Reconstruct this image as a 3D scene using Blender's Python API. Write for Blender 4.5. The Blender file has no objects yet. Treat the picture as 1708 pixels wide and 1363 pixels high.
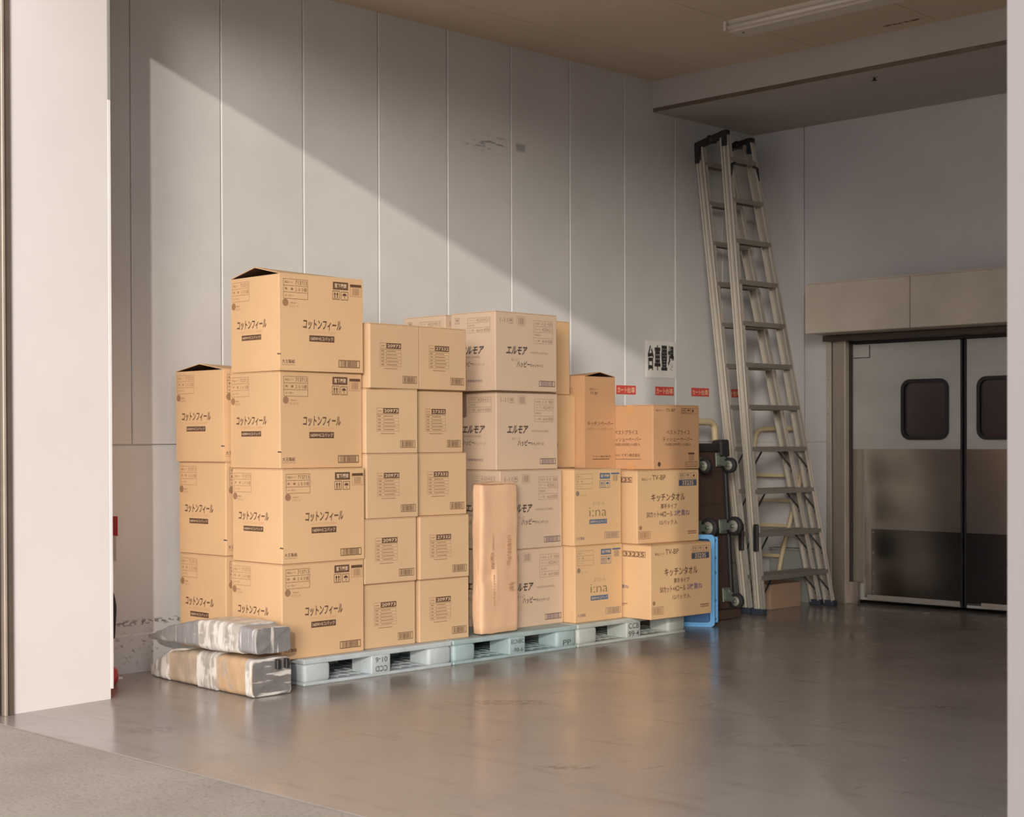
import bpy, bmesh, math, random
from mathutils import Vector, Matrix, noise
R = math.radians
rnd = random.Random(7)
scene = bpy.context.scene
COL = scene.collection

# ------------------------------------------------------------------ camera, world, sun, exposure
def make_camera():
    yaw, pitch, roll = R(44.52), R(-0.53), R(-0.194)
    F = Vector((-math.sin(yaw) * math.cos(pitch), math.cos(yaw) * math.cos(pitch), math.sin(pitch)))
    Rt = Vector((math.cos(yaw), math.sin(yaw), 0))
    U = Rt.cross(F)
    R2 = Rt * math.cos(roll) + U * math.sin(roll)
    U2 = -Rt * math.sin(roll) + U * math.cos(roll)
    cd = bpy.data.cameras.new('camera')
    cam = bpy.data.objects.new('camera', cd)
    COL.objects.link(cam)
    m = Matrix.Identity(4)
    for i in range(3):
        m[i][0], m[i][1], m[i][2] = R2[i], U2[i], -F[i]
    m[2][3] = 1.28
    cam.matrix_world = m
    cd.sensor_width = 36
    cd.lens = 2624.66 / 1708 * 36
    cd.shift_y = 77.85 / 1708
    cd.clip_start = 0.05
    cd.dof.use_dof = True
    cd.dof.focus_distance = 9.0
    cd.dof.aperture_fstop = 6.3
    scene.camera = cam
make_camera()

world = bpy.data.worlds.new('world')
scene.world = world
world.use_nodes = True
bg = world.node_tree.nodes['Background']
bg.inputs[0].default_value = (0.80, 0.80, 0.86, 1)
bg.inputs[1].default_value = 2.05

SUN_DIR = Vector((-0.69, 0.67, -0.241)).normalized()
LOW_DIR = Vector((-0.60, 0.78, -0.15)).normalized()      # bright haze low over the yard
def sun(name, energy, angle, color, direction):
    l = bpy.data.lights.new(name, 'SUN')
    l.energy = energy
    l.angle = R(angle)
    l.color = color
    o = bpy.data.objects.new(name, l)
    COL.objects.link(o)
    o.rotation_euler = direction.to_track_quat('-Z', 'Y').to_euler()
    o.location = (6, -8, 6)
    return o
sun('sun', 1.2, 0.8, (1.0, 0.93, 0.84), SUN_DIR)
sun('sun_haze', 1.65, 13.0, (1.0, 0.93, 0.84), LOW_DIR)

vs = scene.view_settings
scene.display_settings.display_device = 'sRGB'
vs.view_transform = 'Standard'
vs.look = 'None'
vs.exposure = 0.12
vs.gamma = 1.0
vs.use_curve_mapping = False
scene.cycles.max_bounces = 10
scene.cycles.diffuse_bounces = 6

# ------------------------------------------------------------------ materials
def lin(c):
    out = []
    for v in c:
        v /= 255.0
        out.append(v / 12.92 if v <= 0.04045 else ((v + 0.055) / 1.055) ** 2.4)
    return out
MATS = {}
def mat(name, rgb, rough=0.6, metal=0.0, var=0.0, scale=6.0, bump=0.0, bscale=60.0, stretch=(1, 1, 1), rand=0.0,
        coat=0.0, trans=0.0, spec=0.5, var2=None, alpha=1.0):
    """plain procedural surface: base colour with soft noise variation, optional bump and per-object tint"""
    m = bpy.data.materials.new(name)
    m.use_nodes = True
    nt = m.node_tree
    n, l = nt.nodes, nt.links
    b = n['Principled BSDF']
    c = lin(rgb)
    b.inputs['Base Color'].default_value = (*c, 1)
    b.inputs['Roughness'].default_value = rough
    b.inputs['Metallic'].default_value = metal
    b.inputs['Specular IOR Level'].default_value = spec
    b.inputs['Coat Weight'].default_value = coat
    b.inputs['Transmission Weight'].default_value = trans
    b.inputs['Alpha'].default_value = alpha
    tc = n.new('ShaderNodeTexCoord')
    mp = n.new('ShaderNodeMapping')
    mp.inputs['Scale'].default_value = stretch
    l.new(tc.outputs['Object'], mp.inputs['Vector'])
    col_out = None
    if var > 0:
        nz = n.new('ShaderNodeTexNoise')
        nz.inputs['Scale'].default_value = scale
        nz.inputs['Detail'].default_value = 6
        nz.inputs['Roughness'].default_value = 0.6
        l.new(mp.outputs[0], nz.inputs['Vector'])
        rp = n.new('ShaderNodeValToRGB')
        d = var2 if var2 else [v * (1 - var) for v in c]
        e = c if var2 else [min(1, v * (1 + var)) for v in c]
        rp.color_ramp.elements[0].position = 0.3
        rp.color_ramp.elements[1].position = 0.7
        rp.color_ramp.elements[0].color = (*d, 1)
        rp.color_ramp.elements[1].color = (*e, 1)
        l.new(nz.outputs['Fac'], rp.inputs[0])
        col_out = rp.outputs[0]
    if rand > 0:
        oi = n.new('ShaderNodeObjectInfo')
        mr = n.new('ShaderNodeMapRange')
        mr.inputs['To Min'].default_value = 1 - rand
        mr.inputs['To Max'].default_value = 1 + rand
        l.new(oi.outputs['Random'], mr.inputs['Value'])
        mx = n.new('ShaderNodeHueSaturation')
        if col_out: l.new(col_out, mx.inputs['Color'])
        else: mx.inputs['Color'].default_value = (*c, 1)
        l.new(mr.outputs[0], mx.inputs['Value'])
        col_out = mx.outputs[0]
    if col_out: l.new(col_out, b.inputs['Base Color'])
    if bump > 0:
        nb = n.new('ShaderNodeTexNoise')
        nb.inputs['Scale'].default_value = bscale
        nb.inputs['Detail'].default_value = 4
        l.new(mp.outputs[0], nb.inputs['Vector'])
        bp = n.new('ShaderNodeBump')
        bp.inputs['Strength'].default_value = bump
        bp.inputs['Distance'].default_value = 0.004
        l.new(nb.outputs['Fac'], bp.inputs['Height'])
        l.new(bp.outputs[0], b.inputs['Normal'])
    MATS[name] = m
    return m

def nd(m, kind, **kw):
    x = m.node_tree.nodes.new(kind)
    for k, v in kw.items(): setattr(x, k, v)
    return x

def mix_over(m, fac, rgb):
    """layer a colour over what already feeds the base colour, where fac is 1"""
    nt = m.node_tree
    b = nt.nodes['Principled BSDF']
    mx = nt.nodes.new('ShaderNodeMix'); mx.data_type = 'RGBA'
    src = b.inputs['Base Color'].links[0].from_socket if b.inputs['Base Color'].links else None
    if src: nt.links.new(src, mx.inputs['A'])
    else: mx.inputs['A'].default_value = b.inputs['Base Color'].default_value
    mx.inputs['B'].default_value = (*lin(rgb), 1)
    nt.links.new(fac, mx.inputs['Factor'])
    nt.links.new(mx.outputs['Result'], b.inputs['Base Color'])

def math_node(m, op, a, b=None, clamp=False):
    x = m.node_tree.nodes.new('ShaderNodeMath'); x.operation = op; x.use_clamp = clamp
    for i, v in enumerate((a, b)):
        if v is None: continue
        if isinstance(v, (int, float)): x.inputs[i].default_value = v
        else: m.node_tree.links.new(v, x.inputs[i])
    return x.outputs[0]

def obj_xyz(m):
    tc = nd(m, 'ShaderNodeTexCoord'); sp = nd(m, 'ShaderNodeSeparateXYZ')
    m.node_tree.links.new(tc.outputs['Object'], sp.inputs[0])
    return tc.outputs['Object'], sp.outputs

def noise_out(m, vec, scale, stretch=(1, 1, 1), detail=5.0, lo=0.5, hi=0.6):
    mp = nd(m, 'ShaderNodeMapping'); mp.inputs['Scale'].default_value = stretch
    m.node_tree.links.new(vec, mp.inputs['Vector'])
    nz = nd(m, 'ShaderNodeTexNoise'); nz.inputs['Scale'].default_value = scale; nz.inputs['Detail'].default_value = detail
    m.node_tree.links.new(mp.outputs[0], nz.inputs['Vector'])
    mr = nd(m, 'ShaderNodeMapRange'); mr.inputs['From Min'].default_value = lo; mr.inputs['From Max'].default_value = hi
    m.node_tree.links.new(nz.outputs['Fac'], mr.inputs['Value'])
    return mr.outputs[0]

def band(m, v, c, half, soft):
    """1 where |v-c|<half, falling to 0 over soft"""
    d = math_node(m, 'ABSOLUTE', math_node(m, 'SUBTRACT', v, c))
    mr = nd(m, 'ShaderNodeMapRange')
    mr.inputs['From Min'].default_value = half; mr.inputs['From Max'].default_value = half + soft
    mr.inputs['To Min'].default_value = 1; mr.inputs['To Max'].default_value = 0
    m.node_tree.links.new(d, mr.inputs['Value'])
    return mr.outputs[0]

WALL = mat('wall_paint', (206, 203, 199), 0.55, var=0.06, scale=1.6, bump=0.05, bscale=8)
def dress_wall():
    m = WALL
    vec, xyz = obj_xyz(m)
    # rubbed marks high on the wall
    f = math_node(m, 'MULTIPLY', band(m, xyz[1], 7.50, 0.16, 0.05), band(m, xyz[2], 3.30, 0.02, 0.05))
    f = math_node(m, 'MULTIPLY', f, noise_out(m, vec, 9, (1, 1, 6), 6, 0.52, 0.62), True)
    mix_over(m, math_node(m, 'MULTIPLY', f, 0.6), (70, 66, 60))
    f = math_node(m, 'MULTIPLY', band(m, xyz[1], 7.84, 0.035, 0.02), band(m, xyz[2], 3.31, 0.015, 0.02))
    mix_over(m, math_node(m, 'MULTIPLY', f, 0.5), (70, 66, 60))
    # scuffs low on the wall
    f = math_node(m, 'MULTIPLY', band(m, xyz[2], 0.275, 0.008, 0.014), noise_out(m, vec, 34, (1, 1, 2), 7, 0.5, 0.56), True)
    mix_over(m, math_node(m, 'MULTIPLY', f, 0.75), (84, 76, 68))
    f = math_node(m, 'MULTIPLY', band(m, xyz[2], 0.13, 0.05, 0.06), noise_out(m, vec, 40, (1, 1, 1.2), 7, 0.58, 0.66), True)
    mix_over(m, math_node(m, 'MULTIPLY', f, 0.6), (96, 92, 84))
dress_wall()
mat('wall_back_paint', (204, 200, 198), 0.6, var=0.06, scale=1.5, bump=0.04, bscale=8)
mat('ceiling_board', (210, 195, 174), 0.8, var=0.05, scale=1.3)
def ceiling_tear():
    m = MATS['ceiling_board']
    vec, xyz = obj_xyz(m)
    f = math_node(m, 'MULTIPLY', band(m, xyz[0], -5.39, .12, .04), band(m, xyz[1], 9.135, .006, .02))
    mix_over(m, math_node(m, 'MULTIPLY', f, noise_out(m, vec, 14, (1, 1, 1), 5, .42, .5), True), (84, 66, 50))
ceiling_tear()
mat('beam_paint', (180, 174, 168), 0.7, var=0.05, scale=1.2)
mat('jamb_paint', (226, 218, 213), 0.6, var=0.03, scale=1.5)
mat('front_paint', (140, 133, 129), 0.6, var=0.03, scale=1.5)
mat('hood_cream', (194, 182, 165), 0.5, var=0.12, scale=2.4, bump=0.05, bscale=6)
mat('steel', (170, 157, 143), 0.42, metal=0.55, var=0.06, scale=4, stretch=(8, 8, 0.6), bump=0.05, bscale=3)
mat('steel_flange', (200, 190, 175), 0.42, metal=0.5, var=0.05, scale=5)
mat('kick_plate', (170, 160, 152), 0.26, metal=0.9, var=0.1, scale=2.5, bump=0.35, bscale=1.6)
mat('kick_plate_dark', (112, 106, 103), 0.24, metal=1.0, var=0.08, scale=2.5, bump=0.2, bscale=2.2)
mat('door_white', (196, 192, 182), 0.4, var=0.11, scale=2.0, stretch=(.8, 1, 2.2))
mat('seal_black', (38, 34, 32), 0.6)
mat('seal_brown', (88, 76, 67), 0.5, metal=0.3)
mat('glass_dark', (72, 60, 60), 0.25, spec=0.5)
mat('rail_and_shadow_brown', (118, 104, 92), 0.45, metal=0.5, var=0.1, scale=6)
mat('rail_light', (186, 170, 154), 0.4, metal=0.4, var=0.08, scale=6)
mat('guard_shade_grey', (150, 146, 138), 0.6)
mat('lamp_white', (214, 206, 194), 0.5)
mat('tube_glass', (226, 220, 208), 0.3)
mat('black_plastic', (36, 34, 36), 0.5)
mat('rubber', (44, 42, 42), 0.7)
mat('pallet_grey', (180, 187, 188), 0.55, var=0.12, scale=9, bump=0.1, bscale=30)
mat('pallet_teal', (156, 174, 174), 0.55, var=0.12, scale=9, bump=0.1, bscale=30)
mat('pallet_sage', (172, 176, 170), 0.55, var=0.12, scale=9, bump=0.1, bscale=30)
mat('pallet_ink', (84, 92, 90), 0.7)
mat('crate_blue', (104, 172, 226), 0.4, var=0.05, scale=8)
mat('crate_blue_deep', (66, 116, 170), 0.5, var=0.05, scale=8)
mat('card_tan', (207, 169, 126), 0.8, var=0.04, scale=3, bump=0.04, bscale=10, rand=0.05)
mat('card_plain', (205, 170, 131), 0.8, var=0.03, scale=3, bump=0.04, bscale=10, rand=0.02)
mat('card_pale', (201, 174, 148), 0.8, var=0.03, scale=3, bump=0.04, bscale=10, rand=0.02)
mat('card_yellow', (209, 171, 127), 0.8, var=0.03, scale=3, bump=0.04, bscale=10, rand=0.02)
mat('card_kraft', (206, 150, 98), 0.8, var=0.04, scale=3, bump=0.04, bscale=10, rand=0.03)
mat('card_rust', (195, 151, 110), 0.8, var=0.04, scale=3, bump=0.04, bscale=10, rand=0.02)
mat('card_floor', (170, 140, 116), 0.8, var=0.05, scale=4, bump=0.05, bscale=10)
mat('card_inside', (120, 84, 62), 0.9, var=0.05, scale=4)
mat('tape_brown', (202, 152, 104), 0.35, var=0.03, scale=6)
mat('ink_brown', (92, 62, 42), 0.8)
mat('ink_black', (66, 56, 52), 0.8)
mat('ink_soft', (150, 112, 80), 0.8)
mat('ink_grey', (140, 118, 100), 0.8)
mat('ink_green', (112, 104, 66), 0.8)
mat('ink_purple', (118, 94, 112), 0.8)
mat('ink_blue', (78, 100, 124), 0.8)
mat('ink_navy', (72, 76, 92), 0.8)
mat('ink_pale', (214, 184, 150), 0.8)
mat('stamp', (196, 150, 116), 0.9, var=0.2, scale=20)
mat('kraft_paper', (219, 178, 141), 0.75, var=0.05, scale=5, bump=0.25, bscale=9)
mat('sign_paper', (224, 219, 211), 0.5, var=0.04, scale=8)
mat('sign_ink', (46, 42, 38), 0.6)
mat('sign_red', (206, 76, 68), 0.45, var=0.05, scale=10)
mat('sign_cream', (236, 190, 150), 0.5)
mat('aluminium', (222, 215, 203), 0.45, metal=0.6, var=0.03, scale=5)
mat('aluminium_step', (168, 160, 149), 0.5, metal=0.6, var=0.03, scale=5)
mat('brace_black', (44, 40, 38), 0.5)
mat('foot_blue', (52, 60, 72), 0.7)
mat('cart_beige', (210, 190, 152), 0.5, var=0.06, scale=9)
mat('cart_brown', (74, 55, 46), 0.7, var=0.15, scale=5, stretch=(1, 6, 1))
mat('cart_black', (46, 42, 40), 0.55, var=0.12, scale=8)
mat('fork_green', (120, 128, 116), 0.4, metal=0.4, var=0.1, scale=12)
mat('hub_grey', (150, 144, 134), 0.5)
mat('bin_grey', (150, 150, 144), 0.6, var=0.06, scale=4)
mat('ext_red', (186, 46, 52), 0.35)
mat('ext_label', (220, 212, 204), 0.5)
mat('wrap_grey', (142, 138, 137), 0.35, var=0.1, scale=7, bump=0.4, bscale=14, stretch=(3, 1, 1))
mat('wrap_board', (172, 152, 130), 0.6, var=0.14, scale=9, bump=0.4, bscale=18)
mat('wrap_board_orange', (182, 150, 116), 0.5, var=0.12, scale=8, bump=0.3, bscale=18)
mat('wrap_end', (122, 118, 116), 0.45, var=0.15, scale=16, bump=0.4, bscale=30)
mat('wrap_end_low', (116, 111, 108), 0.45, var=0.15, scale=16, bump=0.4, bscale=30)
mat('wrap_film', (168, 160, 150), 0.3, var=0.1, scale=20, bump=0.5, bscale=30)
mat('bolt', (176, 168, 158), 0.4, metal=0.8)

def wrap_streaks():
    """milky creases of stretched film running round the bundle"""
    pale = (216, 209, 200)
    for nm, st, lo, hi, k in (('wrap_grey', (46, 3, 4), .60, .66, .8), ('wrap_grey', (6, 20, 20), .62, .7, .5), ('wrap_end', (3, 46, 4), .56, .64, .8), ('wrap_end_low', (3, 5, 40), .55, .62, .85),
                              ('wrap_film', (40, 4, 6), .47, .56, .9), ('wrap_film', (12, 12, 16), .52, .62, .8), ('wrap_board', (14, 8, 8), .6, .7, .5), ('wrap_board_orange', (10, 6, 14), .62, .72, .6)):
        m = MATS[nm]
        vec, xyz = obj_xyz(m)
        mix_over(m, math_node(m, 'MULTIPLY', noise_out(m, vec, 1.0, st, 7, lo, hi), k, True), pale)
wrap_streaks()

FLOOR_MARKS = ((-.01, 7.68, .14, .05, .7), (.21, 6.15, .08, .02, .5), (1.19, 6.58, .09, .015, .4), (-1.61, 6.98, .08, .06, .3), (2.0, 7.5, .12, .02, .3))
def floor_material():
    m = mat('floor_epoxy', (146, 136, 126), 0.2, var=0.07, scale=1.1, spec=0.5)
    nt = m.node_tree
    b = nt.nodes['Principled BSDF']
    vec, xyz = obj_xyz(m)
    # long faint tyre rubs and worn patches of the coating
    f = noise_out(m, vec, 2.4, (1.0, 4.0, 1), 8, 0.56, 0.72)
    mix_over(m, math_node(m, 'MULTIPLY', f, 0.35, True), (110, 98, 88))
    f = noise_out(m, vec, 5.5, (3.5, 0.7, 1), 7, 0.63, 0.72)
    mix_over(m, math_node(m, 'MULTIPLY', f, 0.3, True), (94, 86, 78))
    # a few separate scuffs where loads were dragged
    u = math_node(m, 'ADD', math_node(m, 'MULTIPLY', xyz[0], .713), math_node(m, 'MULTIPLY', xyz[1], .701))
    w = math_node(m, 'ADD', math_node(m, 'MULTIPLY', xyz[0], -.701), math_node(m, 'MULTIPLY', xyz[1], .713))
    for cu, cw, hu, hw, k in FLOOR_MARKS:
        f = math_node(m, 'MULTIPLY', band(m, u, cu, hu, .06), band(m, w, cw, hw, .03))
        f = math_node(m, 'MULTIPLY', f, noise_out(m, vec, 9, (3, 3, 1), 6, .42, .56), True)
        mix_over(m, math_node(m, 'MULTIPLY', f, k), (84, 72, 62))
    r = noise_out(m, vec, 1.7, (1, 1, 1), 6, 0.35, 0.7)
    mr = nd(m, 'ShaderNodeMapRange')
    mr.inputs['To Min'].default_value = 0.16; mr.inputs['To Max'].default_value = 0.30
    nt.links.new(r, mr.inputs['Value'])
    nt.links.new(mr.outputs[0], b.inputs['Roughness'])
    nb = nd(m, 'ShaderNodeTexNoise'); nb.inputs['Scale'].default_value = 7; nb.inputs['Detail'].default_value = 3
    nt.links.new(vec, nb.inputs['Vector'])
    bp = nd(m, 'ShaderNodeBump'); bp.inputs['Strength'].default_value = 0.06; bp.inputs['Distance'].default_value = 0.01
    nt.links.new(nb.outputs['Fac'], bp.inputs['Height'])
    nt.links.new(bp.outputs[0], b.inputs['Normal'])
floor_material()
m = mat('concrete', (150, 139, 123), 0.85, var=0.12, scale=2.2, bump=0.35, bscale=70)
vec, xyz = obj_xyz(m)
mix_over(m, math_node(m, 'MULTIPLY', noise_out(m, vec, 60, (1, 1, 1), 3, 0.52, 0.66), 0.35, True), (92, 85, 76))
mix_over(m, math_node(m, 'MULTIPLY', noise_out(m, vec, 1.1, (1, 1, 1), 5, 0.5, 0.72), 0.3, True), (152, 146, 134))

# ------------------------------------------------------------------ mesh helpers
class MB:
    """collects shapes and links them as one mesh object"""
    def __init__(self):
        self.v, self.f, self.mi, self.sm, self.names = [], [], [], [], []
    def slot(self, name):
        if name not in self.names: self.names.append(name)
        return self.names.index(name)
    def add(self, verts, faces, mname, smooth=False):
        o = len(self.v); s = self.slot(mname)
        self.v += [tuple(p) for p in verts]
        for fc in faces:
            self.f.append([o + i for i in fc]); self.mi.append(s); self.sm.append(smooth)
        return self
    def bm(self, b, mname, smooth=False, mx=None):
        b.verts.ensure_lookup_table(); b.verts.index_update()
        vs_ = [(mx @ v.co) if mx else v.co for v in b.verts]
        self.add(vs_, [[v.index for v in f.verts] for f in b.faces], mname, smooth)
        b.free()
        return self
    def box(self, x0, x1, y0, y1, z0, z1, mname, bev=0.0, seg=1, mx=None, smooth=False):
        b = bmesh.new()
        bmesh.ops.create_cube(b, size=1)
        for v in b.verts:
            v.co = Vector(((x0 + x1) / 2 + v.co.x * (x1 - x0), (y0 + y1) / 2 + v.co.y * (y1 - y0), (z0 + z1) / 2 + v.co.z * (z1 - z0)))
        if bev > 0:
            bmesh.ops.bevel(b, geom=b.edges[:], offset=bev, segments=seg, affect='EDGES', profile=0.5)
        return self.bm(b, mname, smooth, mx)
    def prism(self, pts, a, b_, axis, mname):
        """polygon pts (2D) extruded along axis from a to b_"""
        n = len(pts)
        def P(p, t):
            if axis == 'x': return (t, p[0], p[1])
            if axis == 'y': return (p[0], t, p[1])
            return (p[0], p[1], t)
        vs_ = [P(p, a) for p in pts] + [P(p, b_) for p in pts]
        area = sum(pts[i][0] * pts[(i + 1) % n][1] - pts[(i + 1) % n][0] * pts[i][1] for i in range(n))
        flip = (area < 0) ^ (axis == 'y') ^ (b_ < a)
        fs = [list(range(n))[::-1], [n + i for i in range(n)]] + [[i, (i + 1) % n, n + (i + 1) % n, n + i] for i in range(n)]
        if flip: fs = [f[::-1] for f in fs]
        return self.add(vs_, fs, mname)
    def bar(self, p, q, prof, mname, up=(0, 0, 1)):
        """2D profile (a along side, b along up-ish) swept from p to q"""
        p, q = Vector(p), Vector(q)
        d = (q - p).normalized()
        s = Vector(up).cross(d).normalized()
        u = d.cross(s)
        n = len(prof)
        vs_ = [t + s * a + u * b for t in (p, q) for a, b in prof]
        fs = [list(range(n))[::-1], [n + i for i in range(n)]] + [[i, (i + 1) % n, n + (i + 1) % n, n + i] for i in range(n)]
        return self.add(vs_, fs, mname)
    def rect(self, p, q, w, h, mname, up=(0, 0, 1)):
        return self.bar(p, q, [(-w / 2, -h / 2), (w / 2, -h / 2), (w / 2, h / 2), (-w / 2, h / 2)], mname, up)
    def tube(self, path, r, mname, n=10, smooth=True):
        path = [Vector(p) for p in path]
        rings = []
        ref = None
        for i, p in enumerate(path):
            d = (path[min(i + 1, len(path) - 1)] - path[max(i - 1, 0)]).normalized()
            if ref is None:
                ref = Vector((0, 0, 1)) if abs(d.z) < 0.9 else Vector((1, 0, 0))
            a = (ref - d * ref.dot(d)).normalized(); b = d.cross(a); ref = a
            rings.append([p + (a * math.cos(2 * math.pi * k / n) + b * math.sin(2 * math.pi * k / n)) * r for k in range(n)])
        vs_ = [v for rg in rings for v in rg]
        fs = [[i * n + k, i * n + (k + 1) % n, (i + 1) * n + (k + 1) % n, (i + 1) * n + k] for i in range(len(path) - 1) for k in range(n)]
        fs += [list(range(n))[::-1], [(len(path) - 1) * n + k for k in range(n)]]
        return self.add(vs_, fs, mname, smooth)
    def lathe(self, prof, c, axis, mname, n=24, smooth=True):
        """prof: list of (radius, height) turned about axis through c"""
        ax = Vector(axis).normalized()
        t = Vector((0, 0, 1)) if abs(ax.z) < 0.9 else Vector((1, 0, 0))
        a = (t - ax * t.dot(ax)).normalized(); b = ax.cross(a); c = Vector(c)
        vs_ = [c + ax * h + (a * math.cos(2 * math.pi * k / n) + b * math.sin(2 * math.pi * k / n)) * r for r, h in prof for k in range(n)]
        m_ = len(prof)
        fs = [[i * n + k, i * n + (k + 1) % n, (i + 1) * n + (k + 1) % n, (i + 1) * n + k] for i in range(m_ - 1) for k in range(n)]
        fs += [list(range(n))[::-1], [(m_ - 1) * n + k for k in range(n)]]
        return self.add(vs_, fs, mname, smooth)
    def loft(self, rings, mname, smooth=True, cap=True):
        n = len(rings[0])
        vs_ = [v for r_ in rings for v in r_]
        fs = [[i * n + k, i * n + (k + 1) % n, (i + 1) * n + (k + 1) % n, (i + 1) * n + k] for i in range(len(rings) - 1) for k in range(n)]
        if cap: fs += [list(range(n))[::-1], [(len(rings) - 1) * n + k for k in range(n)]]
        return self.add(vs_, fs, mname, smooth)
    def build(self, name, parent=None, loc=None, fix=True):
        me = bpy.data.meshes.new(name)
        me.from_pydata(self.v, [], self.f)
        for s in self.names: me.materials.append(MATS[s])
        me.polygons.foreach_set('material_index', self.mi)
        me.polygons.foreach_set('use_smooth', self.sm)
        me.update()
        if fix == 'normals':
            b = bmesh.new(); b.from_mesh(me)
            bmesh.ops.recalc_face_normals(b, faces=b.faces[:]); b.to_mesh(me); b.free()
        o = bpy.data.objects.new(name, me)
        COL.objects.link(o)
        if parent: o.parent = parent
        if loc: o.location = loc
        return o

def tag(o, label=None, cat=None, group=None, kind=None):
    if label: o['label'] = label
    if cat: o['category'] = cat
    if group: o['group'] = group
    if kind: o['kind'] = kind
    return o
def thing(name, label, cat, loc=(0, 0, 0), rz=0.0, group=None):
    o = bpy.data.objects.new(name, None)
    o.empty_display_size = 0.1
    COL.objects.link(o)
    o.location = loc; o.rotation_euler = (0, 0, rz)
    return tag(o, label, cat, group)
def struct(name, mb, parent=None):
    o = mb.build(name, parent)
    if not parent: o['kind'] = 'structure'
    return o
def copy_tree(o, parent=None):
    kids = list(o.children)
    c = o.copy(); COL.objects.link(c); c.parent = parent
    for ch in kids: copy_tree(ch, c)
    return c

# ------------------------------------------------------------------ lettering
TEXT = {}
def glyphs(s, bold=0.0, shear=0.0):
    """outline of a string as a flat mesh scaled to the unit square"""
    key = (s, bold, shear)
    if key in TEXT: return TEXT[key]
    cu = bpy.data.curves.new('lettering', 'FONT')
    cu.body = s; cu.size = 1; cu.offset = bold; cu.shear = shear; cu.resolution_u = 3; cu.fill_mode = 'FRONT'
    ob = bpy.data.objects.new('lettering', cu)
    COL.objects.link(ob)
    bpy.context.view_layer.update()
    me = bpy.data.meshes.new_from_object(ob.evaluated_get(bpy.context.evaluated_depsgraph_get()))
    vs_ = [(v.co.x, v.co.y) for v in me.vertices]
    fs = [list(p.vertices) for p in me.polygons]
    bpy.data.objects.remove(ob); bpy.data.curves.remove(cu); bpy.data.meshes.remove(me)
    if not vs_:
        TEXT[key] = ([], []); return TEXT[key]
    x0 = min(v[0] for v in vs_); x1 = max(v[0] for v in vs_); y0 = min(v[1] for v in vs_); y1 = max(v[1] for v in vs_)
    vs_ = [((v[0] - x0) / (x1 - x0), (v[1] - y0) / max(y1 - y0, 1e-6)) for v in vs_]
    TEXT[key] = (vs_, fs)
    return TEXT[key]

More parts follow.
